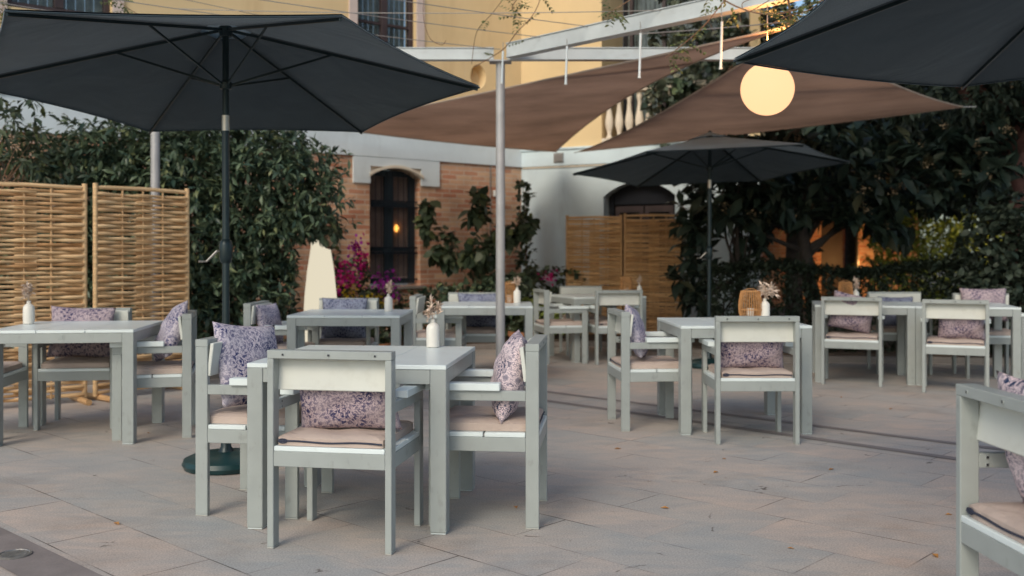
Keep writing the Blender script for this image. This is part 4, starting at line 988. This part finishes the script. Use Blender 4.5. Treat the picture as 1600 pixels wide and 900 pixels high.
for r_, z_ in prof:
    for j in range(k): w_ = 2*PI*j/k; m.v.append((r_*math.cos(w_), r_*math.sin(w_), z_))
for j in range(k): w_ = 2*PI*j/k; m.v.append((.085*math.cos(w_)-.02, .085*math.sin(w_), 1.285-.11*math.cos(w_)))
for i in range(len(prof)):
    for j in range(k): m.f.append((i*k+j, i*k+(j+1) % k, (i+1)*k+(j+1) % k, (i+1)*k+j)); m.m.append(0)
m.f.append(tuple(len(prof)*k+j for j in range(k))); m.m.append(0); m.f.append(tuple(reversed(range(k)))); m.m.append(0)
m.build('lamp_shell', M['cone'], o, smooth=True)
m = MB(); m.lathe([(.19, -.012), (.215, -.01), (.215, .02), (.2, .024)], k=40); m.build('base_ring', M['plastic'], o, smooth=True)

# ------------------------------------------------------------------ table-top items
def vase(x, y, label, s=1.0, plume='leaf', seed=0):
    t = empty('bud_vase', (x, y, .7445), random.Random(seed).random()*6, label, 'vase', 'white bud vases with dried flowers')
    m = MB(); m.lathe([(.026*s, 0), (.032*s, .004), (.033*s, .03), (.033*s, .095*s), (.030*s, .108*s), (.020*s, .118*s), (.012*s, .124*s), (.012*s, .138*s), (.014*s, .141*s), (.009*s, .141*s), (.009*s, .12*s)], k=26)
    m.build('vessel', M['vase'], t, smooth=True)
    rg = np.random.default_rng(seed+100); m = MB(); tips = []
    nst = 5
    for i in range(nst):
        a = rg.uniform(0, 2*PI); l_ = rg.uniform(.05, .11); sp_ = rg.uniform(.15, .5) if plume != 'fan' else rg.uniform(.4, .9)
        tip = Vector((math.cos(a)*l_*sp_, math.sin(a)*l_*sp_*.5, .14*s+l_)); tips.append(tip)
        m.tube([(0, 0, .10*s), (tip.x*.3, tip.y*.3, .14*s+l_*.5), tip], .0016, 5)
    m.build('stalks', M['dried'], t)
    P_ = []; D_ = []
    for tp in tips:
        nn = 26
        for q in range(nn):
            P_.append(np.array(tp)*np.array([1, 1, 1])-np.array([0, 0, .05])*rg.random()); D_.append(rg.normal(0, .6, 3)+np.array([tp.x*8, tp.y*8, .5 if plume != 'fan' else .3]))
    o = leaf_mesh('dried_bloom', np.array(P_), np.array(D_), (.030 if plume == 'leaf' else .050)*s*(.6+.8*rg.random(len(P_))), M['dried'], 'lance', t, seed, 1.0 if plume == 'leaf' else .55)
    return t
vase(-.413, 5.20, 'white bud vase with crinkled beige dried leaves on the nearest table', 1.05, 'leaf', 1)
vase(at(1195, 7.48, h=0).x, 7.48, 'white bud vase with a stiff fan of dried grass beside the lantern', 1.1, 'fan', 2)
vase(at(45, 6.95, h=0).x, 6.95, 'white bud vase with small pinkish dried sprig in front of the woven screen', 1.15, 'leaf', 3)
vase(at(607, 8.5, h=0).x, 8.5, 'white bud vase with a beige pampas plume on the table before the cone lamp', 1.05, 'leaf', 4)
vase(at(808, 9.95, h=0).x, 9.95, 'white bud vase just right of the steel pergola post', 1.1, 'leaf', 5)
vase(at(1337, 9.98, h=0).x, 9.98, 'small white vase half hidden behind the tapered lantern on the hedge table', 1.0, 'leaf', 6)
vase(at(999, 11.95, h=0).x, 11.95, 'faint vase of dried grass on the farthest table', .9, 'leaf', 7)
def lantern(x, y, label, s=1.0, seed=0, barrel=True):
    t = empty('wicker_lantern', (x, y, .7445), 0, label, 'lantern', 'wicker lanterns on the tables')
    H = .205*s
    def rad(f_): return s*((.062+.021*math.sin(PI*min(1, f_*1.35)**.9)) if barrel and f_ < .75 else (.083-.025*((f_-.3)/.7) if barrel else .080-.022*f_))
    def rr(f_): return s*(.070+.016*math.sin(PI*(f_**.8))) if barrel else s*(.082-.022*f_)
    for z_, nm in ((0.004, 'ring'), (.33*H, 'ring'), (H, 'ring')):
        m = MB(); r_ = rr(z_/H); m.tube([(r_*math.cos(2*PI*i/32), r_*math.sin(2*PI*i/32), z_+.003) for i in range(33)], .0042*s, 6, cap=False); m.build('ring', M['lantern'], t, smooth=True)
    m = MB(); nk = 30
    for k in range(nk):
        a = 2*PI*k/nk; pts = [(rr(i/6)*math.cos(a), rr(i/6)*math.sin(a), .004+(H-.004)*i/6) for i in range(7)]; m.tube(pts, .0036*s, 5)
    m.build('rattan_ribs', M['lantern'], t, smooth=True)
    m = MB(); m.lathe([(0, .002), (rr(0)*.98, .002), (rr(0)*.98, .008), (0, .008)], k=24); m.build('bottom', M['lantern'], t)
    m = MB(); m.lathe([(0, .009), (.03*s, .009), (.03*s, .08*s), (.0, .081*s)], k=18); m.build('candle', M['vase'], t, smooth=True)
    m = MB(); m.tube([(-rr(1), 0, H), (-.02, 0, H+.022*s), (.02, 0, H+.022*s), (rr(1), 0, H)], .003, 6); m.build('handle', M['lantern'], t, smooth=True)
    return t
lantern(at(1172.5, 7.5, h=0).x, 7.50, 'barrel-shaped honey wicker lantern beside the vase of fanned dried grass', 1.0)
lantern(at(1321, 9.9, h=0).x, 9.90, 'tapered wicker lantern on the table in front of the hedge', 1.0, 1, False)
lantern(at(796, 9.95, h=0).x-.0, 10.02, 'wicker lantern half hidden by the steel pergola post', .95, 2, False)
lantern(at(979, 11.95, h=0).x, 11.98, 'dark-looking wicker lantern on the farthest table before the screens', 1.0, 3, False)

gp = bpy.data.lights.new('globe_spill', 'POINT'); gp.energy = 12; gp.color = (1, .42, .12); gp.shadow_soft_size = .05
gq = bpy.data.objects.new('globe_spill', gp); col.objects.link(gq); gq.location = at(1199, 7.0, py=139)+Vector((0.02, -.02, .34))
# pots on the bed and fallen leaves
for x, y, s_, lab in [(at(590, 11.0, h=0).x, 11.0, 1.0, 'terracotta pot seen under the table before the cone lamp'), (at(815, 12.1, h=0).x, 12.2, 1.15, 'orange terracotta pot right of the steel post at the flower bed')]:
    t = empty('terracotta_pot', (x, y, 0 if y > 12 else 0), 0, lab, 'plant pot', 'terracotta pots')
    m = MB(); m.lathe([(.09*s_, 0), (.13*s_, .2*s_), (.145*s_, .205*s_), (.145*s_, .25*s_), (.12*s_, .25*s_), (.115*s_, .22*s_)], k=26); m.build('pot_body', M['terracotta'], t, smooth=True)
    rg = np.random.default_rng(int(x*10)+50); P, Nn = cluster_points([(0, 0, .32*s_, .16, .16, .12)], 40, rg, .2); pos, d_, sz = whorls(P, Nn, 5, .08, rg); leaf_mesh('plant', pos, d_, sz, M['lemon_leaf'], 'broad', t, 8)
LF = [(1046, 795), (1122, 738), (1128, 717), (1466, 873), (1488, 805), (1315, 622), (1295, 735), (230, 617+60), (178, 818), (805, 792), (1230, 857), (960, 702), (620, 735), (1390, 640)]
rr_ = random.Random(3)
where = ['in the open middle foreground', 'right of the nearest set', 'below the lantern table', 'close to the corner chair', 'beside the corner chair frame', 'before the hedge row', 'near the dark strips', 'under the left table', 'on the slabs above the drain', 'beside the near armchair leg', 'at the bottom of the open paving', 'in front of the lantern table', 'under the nearest table', 'near the hedge row chairs']
for i, (px, py) in enumerate(LF):
    Y = CH*F/(py-HOR); m = MB(); m.v = [(0, 0, 0.001), (-.006, .012, .005), (0, .028, .002), (.007, .013, .006)]; m.f = [(0, 3, 2, 1)]; m.m = [0]
    o = m.build('fallen_leaf', M['dryleaf'], solid=.0008); o.location = ((px-800)/F*Y, Y, .002); o.rotation_euler = (0, 0, rr_.random()*6.28); o.scale = (1.0+rr_.random(),)*3
    tag(o, 'tiny dry leaf lying on the paving '+where[i], 'leaf', 'fallen leaves on the paving')

# ------------------------------------------------------------------ the house
P0 = Vector((.15, 16.05, 0)); DL = Vector((-.777, -.629, 0)).normalized(); DRt = Vector((.884, -.467, 0)).normalized()
LA = P0+DL*11.0; UL = -DL
NL = Vector((UL.y, -UL.x, 0)); NR = Vector((DRt.y, -DRt.x, 0))      # outward normals, toward the terrace
house = empty('courtyard_house', (0, 16, 0), 0, 'two-storey house with brick below, white band and yellow plaster above', 'building')
HO = Vector((0, 16, 0))
class Wall:
    def __init__(s, org, u, n): s.o, s.u, s.n = org, u, n
    def p(s, a, z, d=0.0): return s.o+s.u*a+s.n*d+Vector((0, 0, z))-HO
    def slab(s, a0, a1, z0, z1, d0, d1, m, mi=0):     # solid block; d outward
        n = len(m.v)
        for d_ in (d0, d1):
            for a, z in ((a0, z0), (a1, z0), (a1, z1), (a0, z1)): m.v.append(tuple(s.p(a, z, d_)))
        for q in ((0, 3, 2, 1), (4, 5, 6, 7), (0, 1, 5, 4), (1, 2, 6, 5), (2, 3, 7, 6), (3, 0, 4, 7)): m.f.append(tuple(n+i for i in q)); m.m.append(mi)
    def faced(s, name, a0, a1, z0, z1, holes, mat_, th=.35, parent=house):
        """wall sheet with rectangular holes, with reveals, as one mesh with wall UVs"""
        xs = sorted({a0, a1, *[h[0] for h in holes], *[h[1] for h in holes]}); zs = sorted({z0, z1, *[h[2] for h in holes], *[h[3] for h in holes]})
        m = MB(); uv = []; vid = {}
        def V(a, z, d_):
            k_ = (round(a, 4), round(z, 4), d_)
            if k_ not in vid: vid[k_] = len(m.v); m.v.append(tuple(s.p(a, z, d_))); uv.append((a+d_, z))
            return vid[k_]
        inh = lambda a, z: any(h[0] < a < h[1] and h[2] < z < h[3] for h in holes)
        for i in range(len(xs)-1):
            for j in range(len(zs)-1):
                if not inh((xs[i]+xs[i+1])/2, (zs[j]+zs[j+1])/2):
                    m.f.append((V(xs[i], zs[j], 0), V(xs[i+1], zs[j], 0), V(xs[i+1], zs[j+1], 0), V(xs[i], zs[j+1], 0)))
        for h in holes:
            c = [(h[0], h[2]), (h[1], h[2]), (h[1], h[3]), (h[0], h[3])]
            for q in range(4):
                a, b_ = c[q], c[(q+1) % 4]; m.f.append((V(*a, 0), V(*b_, 0), V(*b_, -th), V(*a, -th)))
        m.m = [0]*len(m.f); o = m.build(name, mat_, parent); ul = o.data.uv_layers.new(name='wall')
        for l in o.data.loops: ul.data[l.index].uv = uv[l.vertex_index]
        return o
    def spandrel(s, a0, a1, zs, zc, th, mat_, d=.0, up=None, parent=house, name='arch'):
        """fills the corners above a segmental arch from spring height zs to crown zc, with its own soffit"""
        m = MB(); k = 16; ca = (a0+a1)/2; hw = (a1-a0)/2; rise = zc-zs; Rr = (hw*hw+rise*rise)/(2*rise)
        arc = [(a0+(a1-a0)*i/k, zc-Rr+math.sqrt(Rr*Rr-(a0+(a1-a0)*i/k-ca)**2)) for i in range(k+1)]
        top = up if up else zc
        for i in range(k):
            a, b_ = arc[i], arc[i+1]; n = len(m.v)
            m.v += [tuple(s.p(a[0], a[1], d)), tuple(s.p(b_[0], b_[1], d)), tuple(s.p(b_[0], top+.001, d)), tuple(s.p(a[0], top+.001, d)), tuple(s.p(a[0], a[1], d-th)), tuple(s.p(b_[0], b_[1], d-th))]
            m.f += [(n, n+1, n+2, n+3), (n, n+4, n+5, n+1)]; m.m += [0, 0]
        o = m.build(name, mat_, parent); ul = o.data.uv_layers.new(name='wall')
        return o
WL, WR = Wall(LA, UL, NL), Wall(P0, DRt, NR)
# lower storey, left: brick with the arched grille window
wa0, wa1 = 8.18, 9.05
WL.faced('brick_wall', 0, 11, -.02, 2.63, [(wa0, wa1, .77, 2.49)], M['brick'])
WL.spandrel(wa0, wa1, 2.36, 2.489, .3, M['cream'], d=-.002)
m = MB(); WL.slab(7.9, wa0-.002, 2.25, 2.629, .0, .03, m); WL.slab(wa1+.002, 9.38, 2.25, 2.629, .0, .03, m); WL.slab(wa0-.002, wa1+.002, 2.50, 2.629, .0, .03, m); m.build('window_surround', M['white_band'], house)
m = MB(); k = 16
for i in range(k):
    def ar(q):
        a = wa0-.03+(wa1-wa0+.06)*q/k; hw = (wa1-wa0)/2+.03; rise = .14; Rr = (hw*hw+rise*rise)/(2*rise); return a, 2.51-Rr+math.sqrt(max(0, Rr*Rr-(a-(wa0+wa1)/2)**2))
    (a, z), (b_, z2) = ar(i), ar(i+1); n = len(m.v)
    m.v += [tuple(WL.p(a, z-.02, .031)), tuple(WL.p(b_, z2-.02, .031)), tuple(WL.p(b_, z2+.02, .031)), tuple(WL.p(a, z+.02, .031)), tuple(WL.p(a, z-.02, .06)), tuple(WL.p(b_, z2-.02, .06)), tuple(WL.p(b_, z2+.02, .06)), tuple(WL.p(a, z+.02, .06))]
    m.f += [(n+4, n+5, n+6, n+7), (n+3, n+7, n+6, n+2), (n, n+1, n+5, n+4)]; m.m += [0, 0, 0]
m.build('arch_moulding', M['cream'], house)
def grille_window():
    fr = MB(); WL.slab(wa0+.001, wa0+.06, .80, 2.47, -.22, -.16, fr); WL.slab(wa1-.06, wa1-.001, .80, 2.47, -.22, -.16, fr); WL.slab(wa0+.06, wa1-.06, .80, .88, -.22, -.16, fr); WL.slab(wa0+.06, wa1-.06, 2.38, 2.47, -.22, -.16, fr)
    mid = (wa0+wa1)/2; WL.slab(mid-.045, mid+.045, .88, 2.38, -.222, -.155, fr)
    w_ = fr.build('window', M['winframe'], house)
    for a, b_ in ((wa0+.06, mid-.045), (mid+.045, wa1-.06)):
        m = MB()
        for z0, z1 in ((.88, 1.28), (1.33, 1.95), (2.0, 2.38)):
            WL.slab(a+.001, a+.03, z0, z1, -.215, -.175, m); WL.slab(b_-.03, b_-.001, z0, z1, -.215, -.175, m)
        for z in (1.305, 1.975): WL.slab(a+.001, b_-.001, z-.026, z+.026, -.216, -.174, m)
        m.build('casement', M['winframe'], w_)
        m = MB(); WL.slab(a+.002, b_-.002, .9, 2.37, -.199, -.193, m); m.build('pane', M['glass'], w_)
    m = MB(); WL.slab(wa0+.04, wa1-.04, .85, 2.46, -.27, -.25, m); m.build('curtain', M['browncurtain'], w_)
    m = MB()
    for i in range(9):
        a = wa0+.05+i*(wa1-wa0-.1)/8; m.tube([WL.p(a, .80, -.08), WL.p(a, 2.45, -.08)], .0065, 6)
    for z in (1.25, 1.33, 1.93, 2.01, .86): WL.slab(wa0+.005, wa1-.005, z-.01, z+.01, -.09, -.07, m)
    for i in range(8):
        a = wa0+.05+(i+.5)*(wa1-wa0-.1)/8
        for z in (1.29, 1.97): m.tube([WL.p(a+.03*math.cos(2*PI*q/10), z+.03*math.sin(2*PI*q/10), -.08) for q in range(11)], .005, 5, cap=False)
    m.build('grille', M['iron'], w_, smooth=True)
    m = MB(); WL.slab(wa0-.08, wa1+.08, .725, .768, -.12, .06, m); m.build('sill', M['kerb'], w_, bevel=.004)
    c = WL.p(wa0+.60, 1.62, -.225); m = MB(); m.lathe([(.035*math.sin(PI*i/10), -.055*math.cos(PI*i/10)) for i in range(11)], tuple(c), 14); m.build('reflected_glow', M['warm'], w_, smooth=True)  # glow added behind the pane to imitate a warm lamp's reflection
grille_window()
# white band
m = MB(); WL.slab(0, 11.0, 2.631, 3.04, -.1, .035, m); WL.slab(0, 11.0, 3.041, 3.08, -.1, .06, m); m.build('band', M['white_band'], house, bevel=.004)
# upper storey, left
nz, na = 4.0, 10.13
WL.faced('yellow_wall', 0, 11, 3.0805, 8.0, [(3.43, 4.594, 4.05, 6.4), (7.967, 8.977, 4.15, 6.5), (na-.25, na+.25, nz-.25, nz+.25)], M['yellow_plaster'], .3)
m = MB(); kk = 32
sq = []
for i in range(kk):
    w_ = 2*PI*i/kk+PI/4; c_, s_ = math.cos(w_), math.sin(w_); q = .2502/max(abs(c_), abs(s_)); sq.append((na+c_*q, nz+s_*q))
for i in range(kk):
    w0 = 2*PI*i/kk+PI/4; w1 = 2*PI*(i+1)/kk+PI/4; j = (i+1) % kk; n = len(m.v)
    a, b_ = (na+.15*math.cos(w0), nz+.19*math.sin(w0)), (na+.15*math.cos(w1), nz+.19*math.sin(w1)); c2, d2 = (na+.12*math.cos(w0), nz+.15*math.sin(w0)), (na+.12*math.cos(w1), nz+.15*math.sin(w1))
    m.v += [tuple(WL.p(*a, .001)), tuple(WL.p(*b_, .001)), tuple(WL.p(*sq[j], .001)), tuple(WL.p(*sq[i], .001)), tuple(WL.p(*c2, -.16)), tuple(WL.p(*d2, -.16)), tuple(WL.p(na, nz, -.2))]
    m.f += [(n, n+3, n+2, n+1), (n, n+1, n+5, n+4), (n+4, n+5, n+6)]; m.m += [0, 0, 0]
m.build('round_niche', M['yellow_plaster'], house)
def upper_window(Wl, a0, a1, z0, z1, seed):
    f = MB(); d0, d1 = -.16, -.08
    Wl.slab(a0+.001, a0+.07, z0+.001, z1-.001, d0, d1, f); Wl.slab(a1-.07, a1-.001, z0+.001, z1-.001, d0, d1, f); Wl.slab(a0+.07, a1-.07, z0+.001, z0+.08, d0, d1, f); Wl.slab(a0+.07, a1-.07, z1-.08, z1-.001, d0, d1, f)
    mid = (a0+a1)/2; Wl.slab(mid-.05, mid+.05, z0+.08, z1-.08, d0, d1+.01, f); Wl.slab(a0+.07, a1-.07, z0+.42, z0+.46, d0+.01, d1-.01, f)
    w_ = f.build('window', M['wood'], house, bevel=.003)
    for a, b_ in ((a0+.071, mid-.051), (mid+.051, a1-.071)):
        m = MB(); Wl.slab(a, b_, z0+.081, z1-.081, -.128, -.122, m); m.build('pane', M['glass'], w_)
    m = MB()
    for i in range(20):
        a = a0+.08+(a1-a0-.16)*i/19; Wl.slab(a, a+(a1-a0-.16)/19*.9, z0+.02, z1-.05, -.27-.02*(i % 2), -.25-.02*(i % 2), m)
    m.build('curtain', M['curtain'], w_)
    m = MB(); Wl.slab(a1-.0, a1+.13, z0-.1, z1+.1, .001, .03, m); Wl.slab(a0-.13, a0, z0-.1, z1+.1, .001, .03, m); m.build('jamb', M['pinkjamb'], w_)
    return w_
upper_window(WL, 3.43, 4.594, 4.05, 6.4, 1); upper_window(WL, 7.967, 8.977, 4.15, 6.5, 2)
# right wing: white below with a dark arched door, yellow above, loggia with balustrade
WR.faced('white_wall', 0, 3.85, -.02, 2.63, [(1.43, 2.58, -.02, 2.34)], M['white_plaster'], .35)
WR.spandrel(1.43, 2.58, 2.12, 2.339, .3, M['white_plaster'], d=-.002)
m = MB(); WR.slab(.0, 3.85, 2.631, 2.88, -.1, .035, m); WR.slab(.0, 3.85, 2.881, 2.915, -.1, .06, m); m.build('band', M['white_plaster'], house, bevel=.004)
m = MB(); WR.slab(.036, 3.85, 2.605, 2.629, .001, .02, m); m.build('cornice_line', M['cream'], house)
f = MB(); WR.slab(1.44, 1.52, 0, 2.3, -.3, -.2, f); WR.slab(2.49, 2.57, 0, 2.3, -.3, -.2, f); WR.slab(1.52, 2.49, 2.0, 2.33, -.3, -.22, f)
dd = f.build('door', M['bluedoor'], house, bevel=.003)
for a, b_ in ((1.53, 1.995), (2.015, 2.48)):
    m = MB(); WR.slab(a, b_, .05, .95, -.29, -.24, m); WR.slab(a, a+.07, .95, 1.98, -.29, -.24, m); WR.slab(b_-.07, b_, .95, 1.98, -.29, -.24, m); WR.slab(a+.07, b_-.07, 1.88, 1.98, -.29, -.24, m); m.build('door_leaf', M['wood'], dd)
    m = MB(); WR.slab(a+.07, b_-.07, .95, 1.88, -.27, -.265, m); m.build('pane', M['glass'], dd)
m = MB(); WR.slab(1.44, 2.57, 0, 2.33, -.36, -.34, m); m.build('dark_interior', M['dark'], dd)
m = MB(); WR.slab(.0, .03, 2.1, 2.1, .0, .0, m)
WR.faced('yellow_wall', 0, 3.85, 2.9155, 8.0, [(1.40, 3.7, 2.93, 6.6)], M['yellow_plaster'], .9)
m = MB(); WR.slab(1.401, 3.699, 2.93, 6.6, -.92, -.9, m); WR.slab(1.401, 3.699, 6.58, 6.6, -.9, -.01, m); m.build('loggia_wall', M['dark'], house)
f = MB(); m2 = MB(); m3 = MB()
for a in (1.55, 2.1, 2.65, 3.2): WR.slab(a, a+.06, 2.95, 6.5, -.86, -.78, f)
for z in (3.0, 4.3, 5.6, 6.4): WR.slab(1.55, 3.5, z, z+.07, -.859, -.781, f)
wd = f.build('window', M['wood'], house)
WR.slab(1.55, 3.5, 2.96, 6.5, -.83, -.826, m3); m3.build('pane', M['glass'], wd)
for i in range(26): WR.slab(1.5+i*.077, 1.5+i*.077+.06, 2.96, 6.4, -.895+.01*(i % 2), -.88+.01*(i % 2), m2)
m2.build('curtain', M['curtain'], wd)
bal = MB(); WR.slab(1.402, 3.698, 2.93, 3.02, -.2, .02, bal); WR.slab(1.402, 3.698, 3.72, 3.80, -.19, .01, bal); bs = bal.build('balustrade', M['cream'], house, bevel=.008)
prof = [(.045, 0), (.05, .03), (.03, .06), (.035, .1), (.062, .2), (.066, .26), (.055, .34), (.034, .46), (.028, .55), (.04, .6), (.045, .64), (.04, .7)]
for i in range(14):
    a = 1.49+i*.165
    if a > 3.65: break
    m = MB(); c = WR.p(a, 3.02, -.09); m.lathe(prof, tuple(c), 14); m.build('baluster', M['cream'], bs, smooth=True)
# roof slab so that no sky leaks through the upper floor, and rear closure
m = MB(); pts = [LA-HO, P0-HO, P0+DRt*3.85-HO, P0+DRt*3.85+Vector((-1, 5, 0))-HO, LA+Vector((-1, 12, 0))-HO]; n = len(pts)
m.v = [(p.x, p.y, 8.0) for p in pts]+[(p.x, p.y, 8.2) for p in pts]; m.f = [tuple(range(n)), tuple(range(2*n-1, n-1, -1))]+[(i, (i+1) % n, (i+1) % n+n, i+n) for i in range(n)]; m.m = [0]*len(m.f)
m.build('roof', M['kerb'], house)
m = MB(); e0_ = P0+DRt*3.85-HO; e1_ = e0_+Vector((.1, 5, 0)); m.quad((e0_.x, e0_.y, -.02), (e1_.x, e1_.y, -.02), (e1_.x, e1_.y, 8), (e0_.x, e0_.y, 8)); m.build('end_wall', M['white_plaster'], house)
# small wall fittings
def fitting(name, label, cat, W_, a, z, w_, h_, d_, mat_, group=None):
    m = MB(); W_.slab(a, a+w_, z, z+h_, .036, .036+d_, m); o = m.build(name, mat_, bevel=.004); o.location = HO; tag(o, label, cat, group); return o
o = fitting('wall_vent', 'small square vent grille on the white band below the sail tips', 'vent', WR, .60, 2.68, .17, .15, .02, M['drain'])
m = MB()
for i in range(5): WR.slab(.62, .75, 2.695+i*.025, 2.705+i*.025, .057, .064, m)
m.build('louvre', M['kerb'], o)
o = empty('security_camera', WL.p(10.45, 2.18)+HO, 0, 'little white security camera on the brick beside the steel post', 'camera'); hc = WL.p(10.45, 2.18)
m = MB(); WL.slab(10.42, 10.50, 2.14, 2.24, .0, .05, m); x = m.build('mount', M['plastic'], o, bevel=.006); x.location = -Vector(hc)
m = MB(); q0 = WL.p(10.46, 2.17, .05)-hc; q1 = q0+NL*.12+UL*.06-Vector((0, 0, .02)); m.tube([q0, q1], [.03, .035], 14); m.build('camera_body', M['plastic'], o, smooth=True)
m = MB(); m.tube([WL.p(10.36, 1.3, .012)-hc, WL.p(10.36, 2.62, .012)-hc], .011, 7); m.build('conduit', M['kerb'], o, smooth=True)
# the distant garden house with lamplight on its wall
gh = empty('garden_house', (6.6, 21.5, 0), 0, 'low brick outbuilding glimpsed through the trees, lit orange by a lamp', 'building')
m = MB(); m.lim(-1.2, .08, 0, .3, 0, 3.0); m.lim(.62, 2.2, 0, .3, 0, 3.0); m.lim(.08, .62, 0, .3, 2.1, 3.0); w2 = m.build('brick_wall', M['brick'], gh); ul = w2.data.uv_layers.new(name='wall')
for l in w2.data.loops: v = w2.data.vertices[l.vertex_index].co; ul.data[l.index].uv = (v.x+v.y, v.z)
m = MB(); m.lim(.09, .61, .2, .24, 0, 2.1); m.build('door', M['wood'], gh)
m = MB(); m.lim(-1.4, 2.4, -.2, 3.2, 3.001, 3.15); m.build('roof', M['kerb'], gh)
lm = empty('wall_lamp', (7.62, 21.2, .65), 0, 'small orange garden lamp at the foot of the outbuilding wall', 'lamp')
m = MB(); m.lathe([(.0, .1), (.05, .1), (.06, .13), (.05, .2), (.0, .22)], k=14); m.build('bulb', M['warm'], lm, smooth=True)
m = MB(); m.lathe([(.02, -.6), (.02, .09), (.05, .095)], k=10); m.build('lamp_stake', M['iron'], lm)
l2 = empty('garden_lamp', (9.0, 17.75, .5), 0, 'small warm garden lamp glinting before the yellow-green far hedge', 'lamp')
m = MB(); m.lathe([(.0, .1), (.04, .1), (.05, .13), (.04, .18), (.0, .2)], k=14); m.build('bulb', M['warm'], l2, smooth=True)
m = MB(); m.lathe([(.015, -.45), (.015, .09), (.04, .095)], k=10); m.build('lamp_stake', M['iron'], l2)
q2 = bpy.data.lights.new('hedge_lamp_light', 'POINT'); q2.energy = 30; q2.color = (1, .72, .25); q2.shadow_soft_size = .08
q3 = bpy.data.objects.new('hedge_lamp_light', q2); col.objects.link(q3); q3.location = (8.7, 17.3, 1.6)
pl = bpy.data.lights.new('garden_lamp_light', 'POINT'); pl.energy = 40; pl.color = (1, .50, .16); pl.shadow_soft_size = .08
po = bpy.data.objects.new('garden_lamp_light', pl); col.objects.link(po); po.location = (7.25, 20.5, 1.0)

# ------------------------------------------------------------------ vines over the wires
def vine(label, tendrils, seed, leafy=1.0):
    t = empty('climbing_vine', tendrils[0][0], 0, label, 'vine', 'vines trailing over the pergola wires'); rg = np.random.default_rng(seed); org = Vector(tendrils[0][0])
    m = MB(); LP = []; LD = []
    for pts, r_, nl in [(q[:-2], q[-2], q[-1]) for q in tendrils]:
        P_ = [Vector(p)-org for p in pts]; out = []
        n = len(P_)
        for i in range(n-1):
            p0, p1, p2, p3 = P_[max(i-1, 0)], P_[i], P_[i+1], P_[min(i+2, n-1)]
            for s_ in range(6):
                u = s_/6; out.append(.5*((2*p1)+(p2-p0)*u+(2*p0-5*p1+4*p2-p3)*u*u+(3*p1-p0-3*p2+p3)*u**3))
        out.append(P_[-1]); m.tube(out, r_, 5)
        for q in range(nl):
            f_ = out[int(rg.integers(0, len(out)))]; dirn = rg.normal(size=3); dirn[2] -= .3; dirn /= np.linalg.norm(dirn); side = np.cross(dirn, [0, 0, 1]); side /= np.linalg.norm(side)+1e-6
            for s_ in range(5):      # pinnate leaf: pairs of leaflets
                b_ = np.array(f_)+dirn*.03*(s_+1)
                for sg in (-1, 1): LP.append(b_); LD.append(dirn*.5+side*sg)
    m.build('stem', M['stem'], t, smooth=True)
    if LP: leaf_mesh('foliage', np.array(LP), np.array(LD), .042, M['vine_leaf'], 'lance', t, seed, 1.5)
    return t
A_ = lambda px, py, Y: at(px, Y, py=py)
vine('thin vine with feathery leaflets trailing down by the pergola post head', [(A_(850, -20, 8.0), A_(835, 20, 8.0), A_(808, 50, 8.1), A_(785, 78, 8.6), A_(740, 105, 8.8), .004, 7), (A_(800, -20, 8.1), A_(770, 20, 8.3), A_(745, 50, 8.6), A_(737, 100, 8.8), .003, 1), (A_(662, -5, 8.4), A_(662, 30, 8.4), A_(672, 60, 8.4), A_(690, 70, 8.4), A_(697, 63, 8.4), .003, 0), (A_(815, -10, 8.0), A_(800, 12, 8.0), A_(812, 22, 8.0), .004, 10)], 81)
vine('leafy vine tangled over the long beam above the globe lamp', [(A_(1100, -20, 7.0), A_(1150, 10, 6.9), A_(1200, 22, 6.7), A_(1260, 10, 6.4), A_(1330, -20, 6.2), .006, 12), (A_(1230, -10, 6.6), A_(1235, 30, 6.7), A_(1228, 42, 6.8), A_(1240, 50, 6.8), .008, 8), (A_(1140, -10, 7.0), A_(1100, 40, 7.2), A_(1060, 75, 7.4), A_(1040, 90, 7.5), .004, 12), (A_(1000, -10, 7.5), A_(960, 15, 7.6), A_(950, 22, 7.6), .003, 8), (A_(1210, -5, 6.5), A_(1170, 18, 6.7), A_(1160, 5, 6.8), A_(1185, -5, 6.8), .003, 0), (A_(1290, -5, 6.3), A_(1265, 15, 6.4), A_(1230, 25, 6.5), A_(1205, 38, 6.6), .004, 14)], 82)
vine('wispy vine sprig hanging beside the top-left window', [(A_(175, -20, 8.5), A_(190, 5, 8.5), A_(215, 22, 8.5), .003, 9), (A_(5, 0, 9.5), A_(4, 25, 9.5), A_(2, 45, 9.5), .003, 12)], 83)
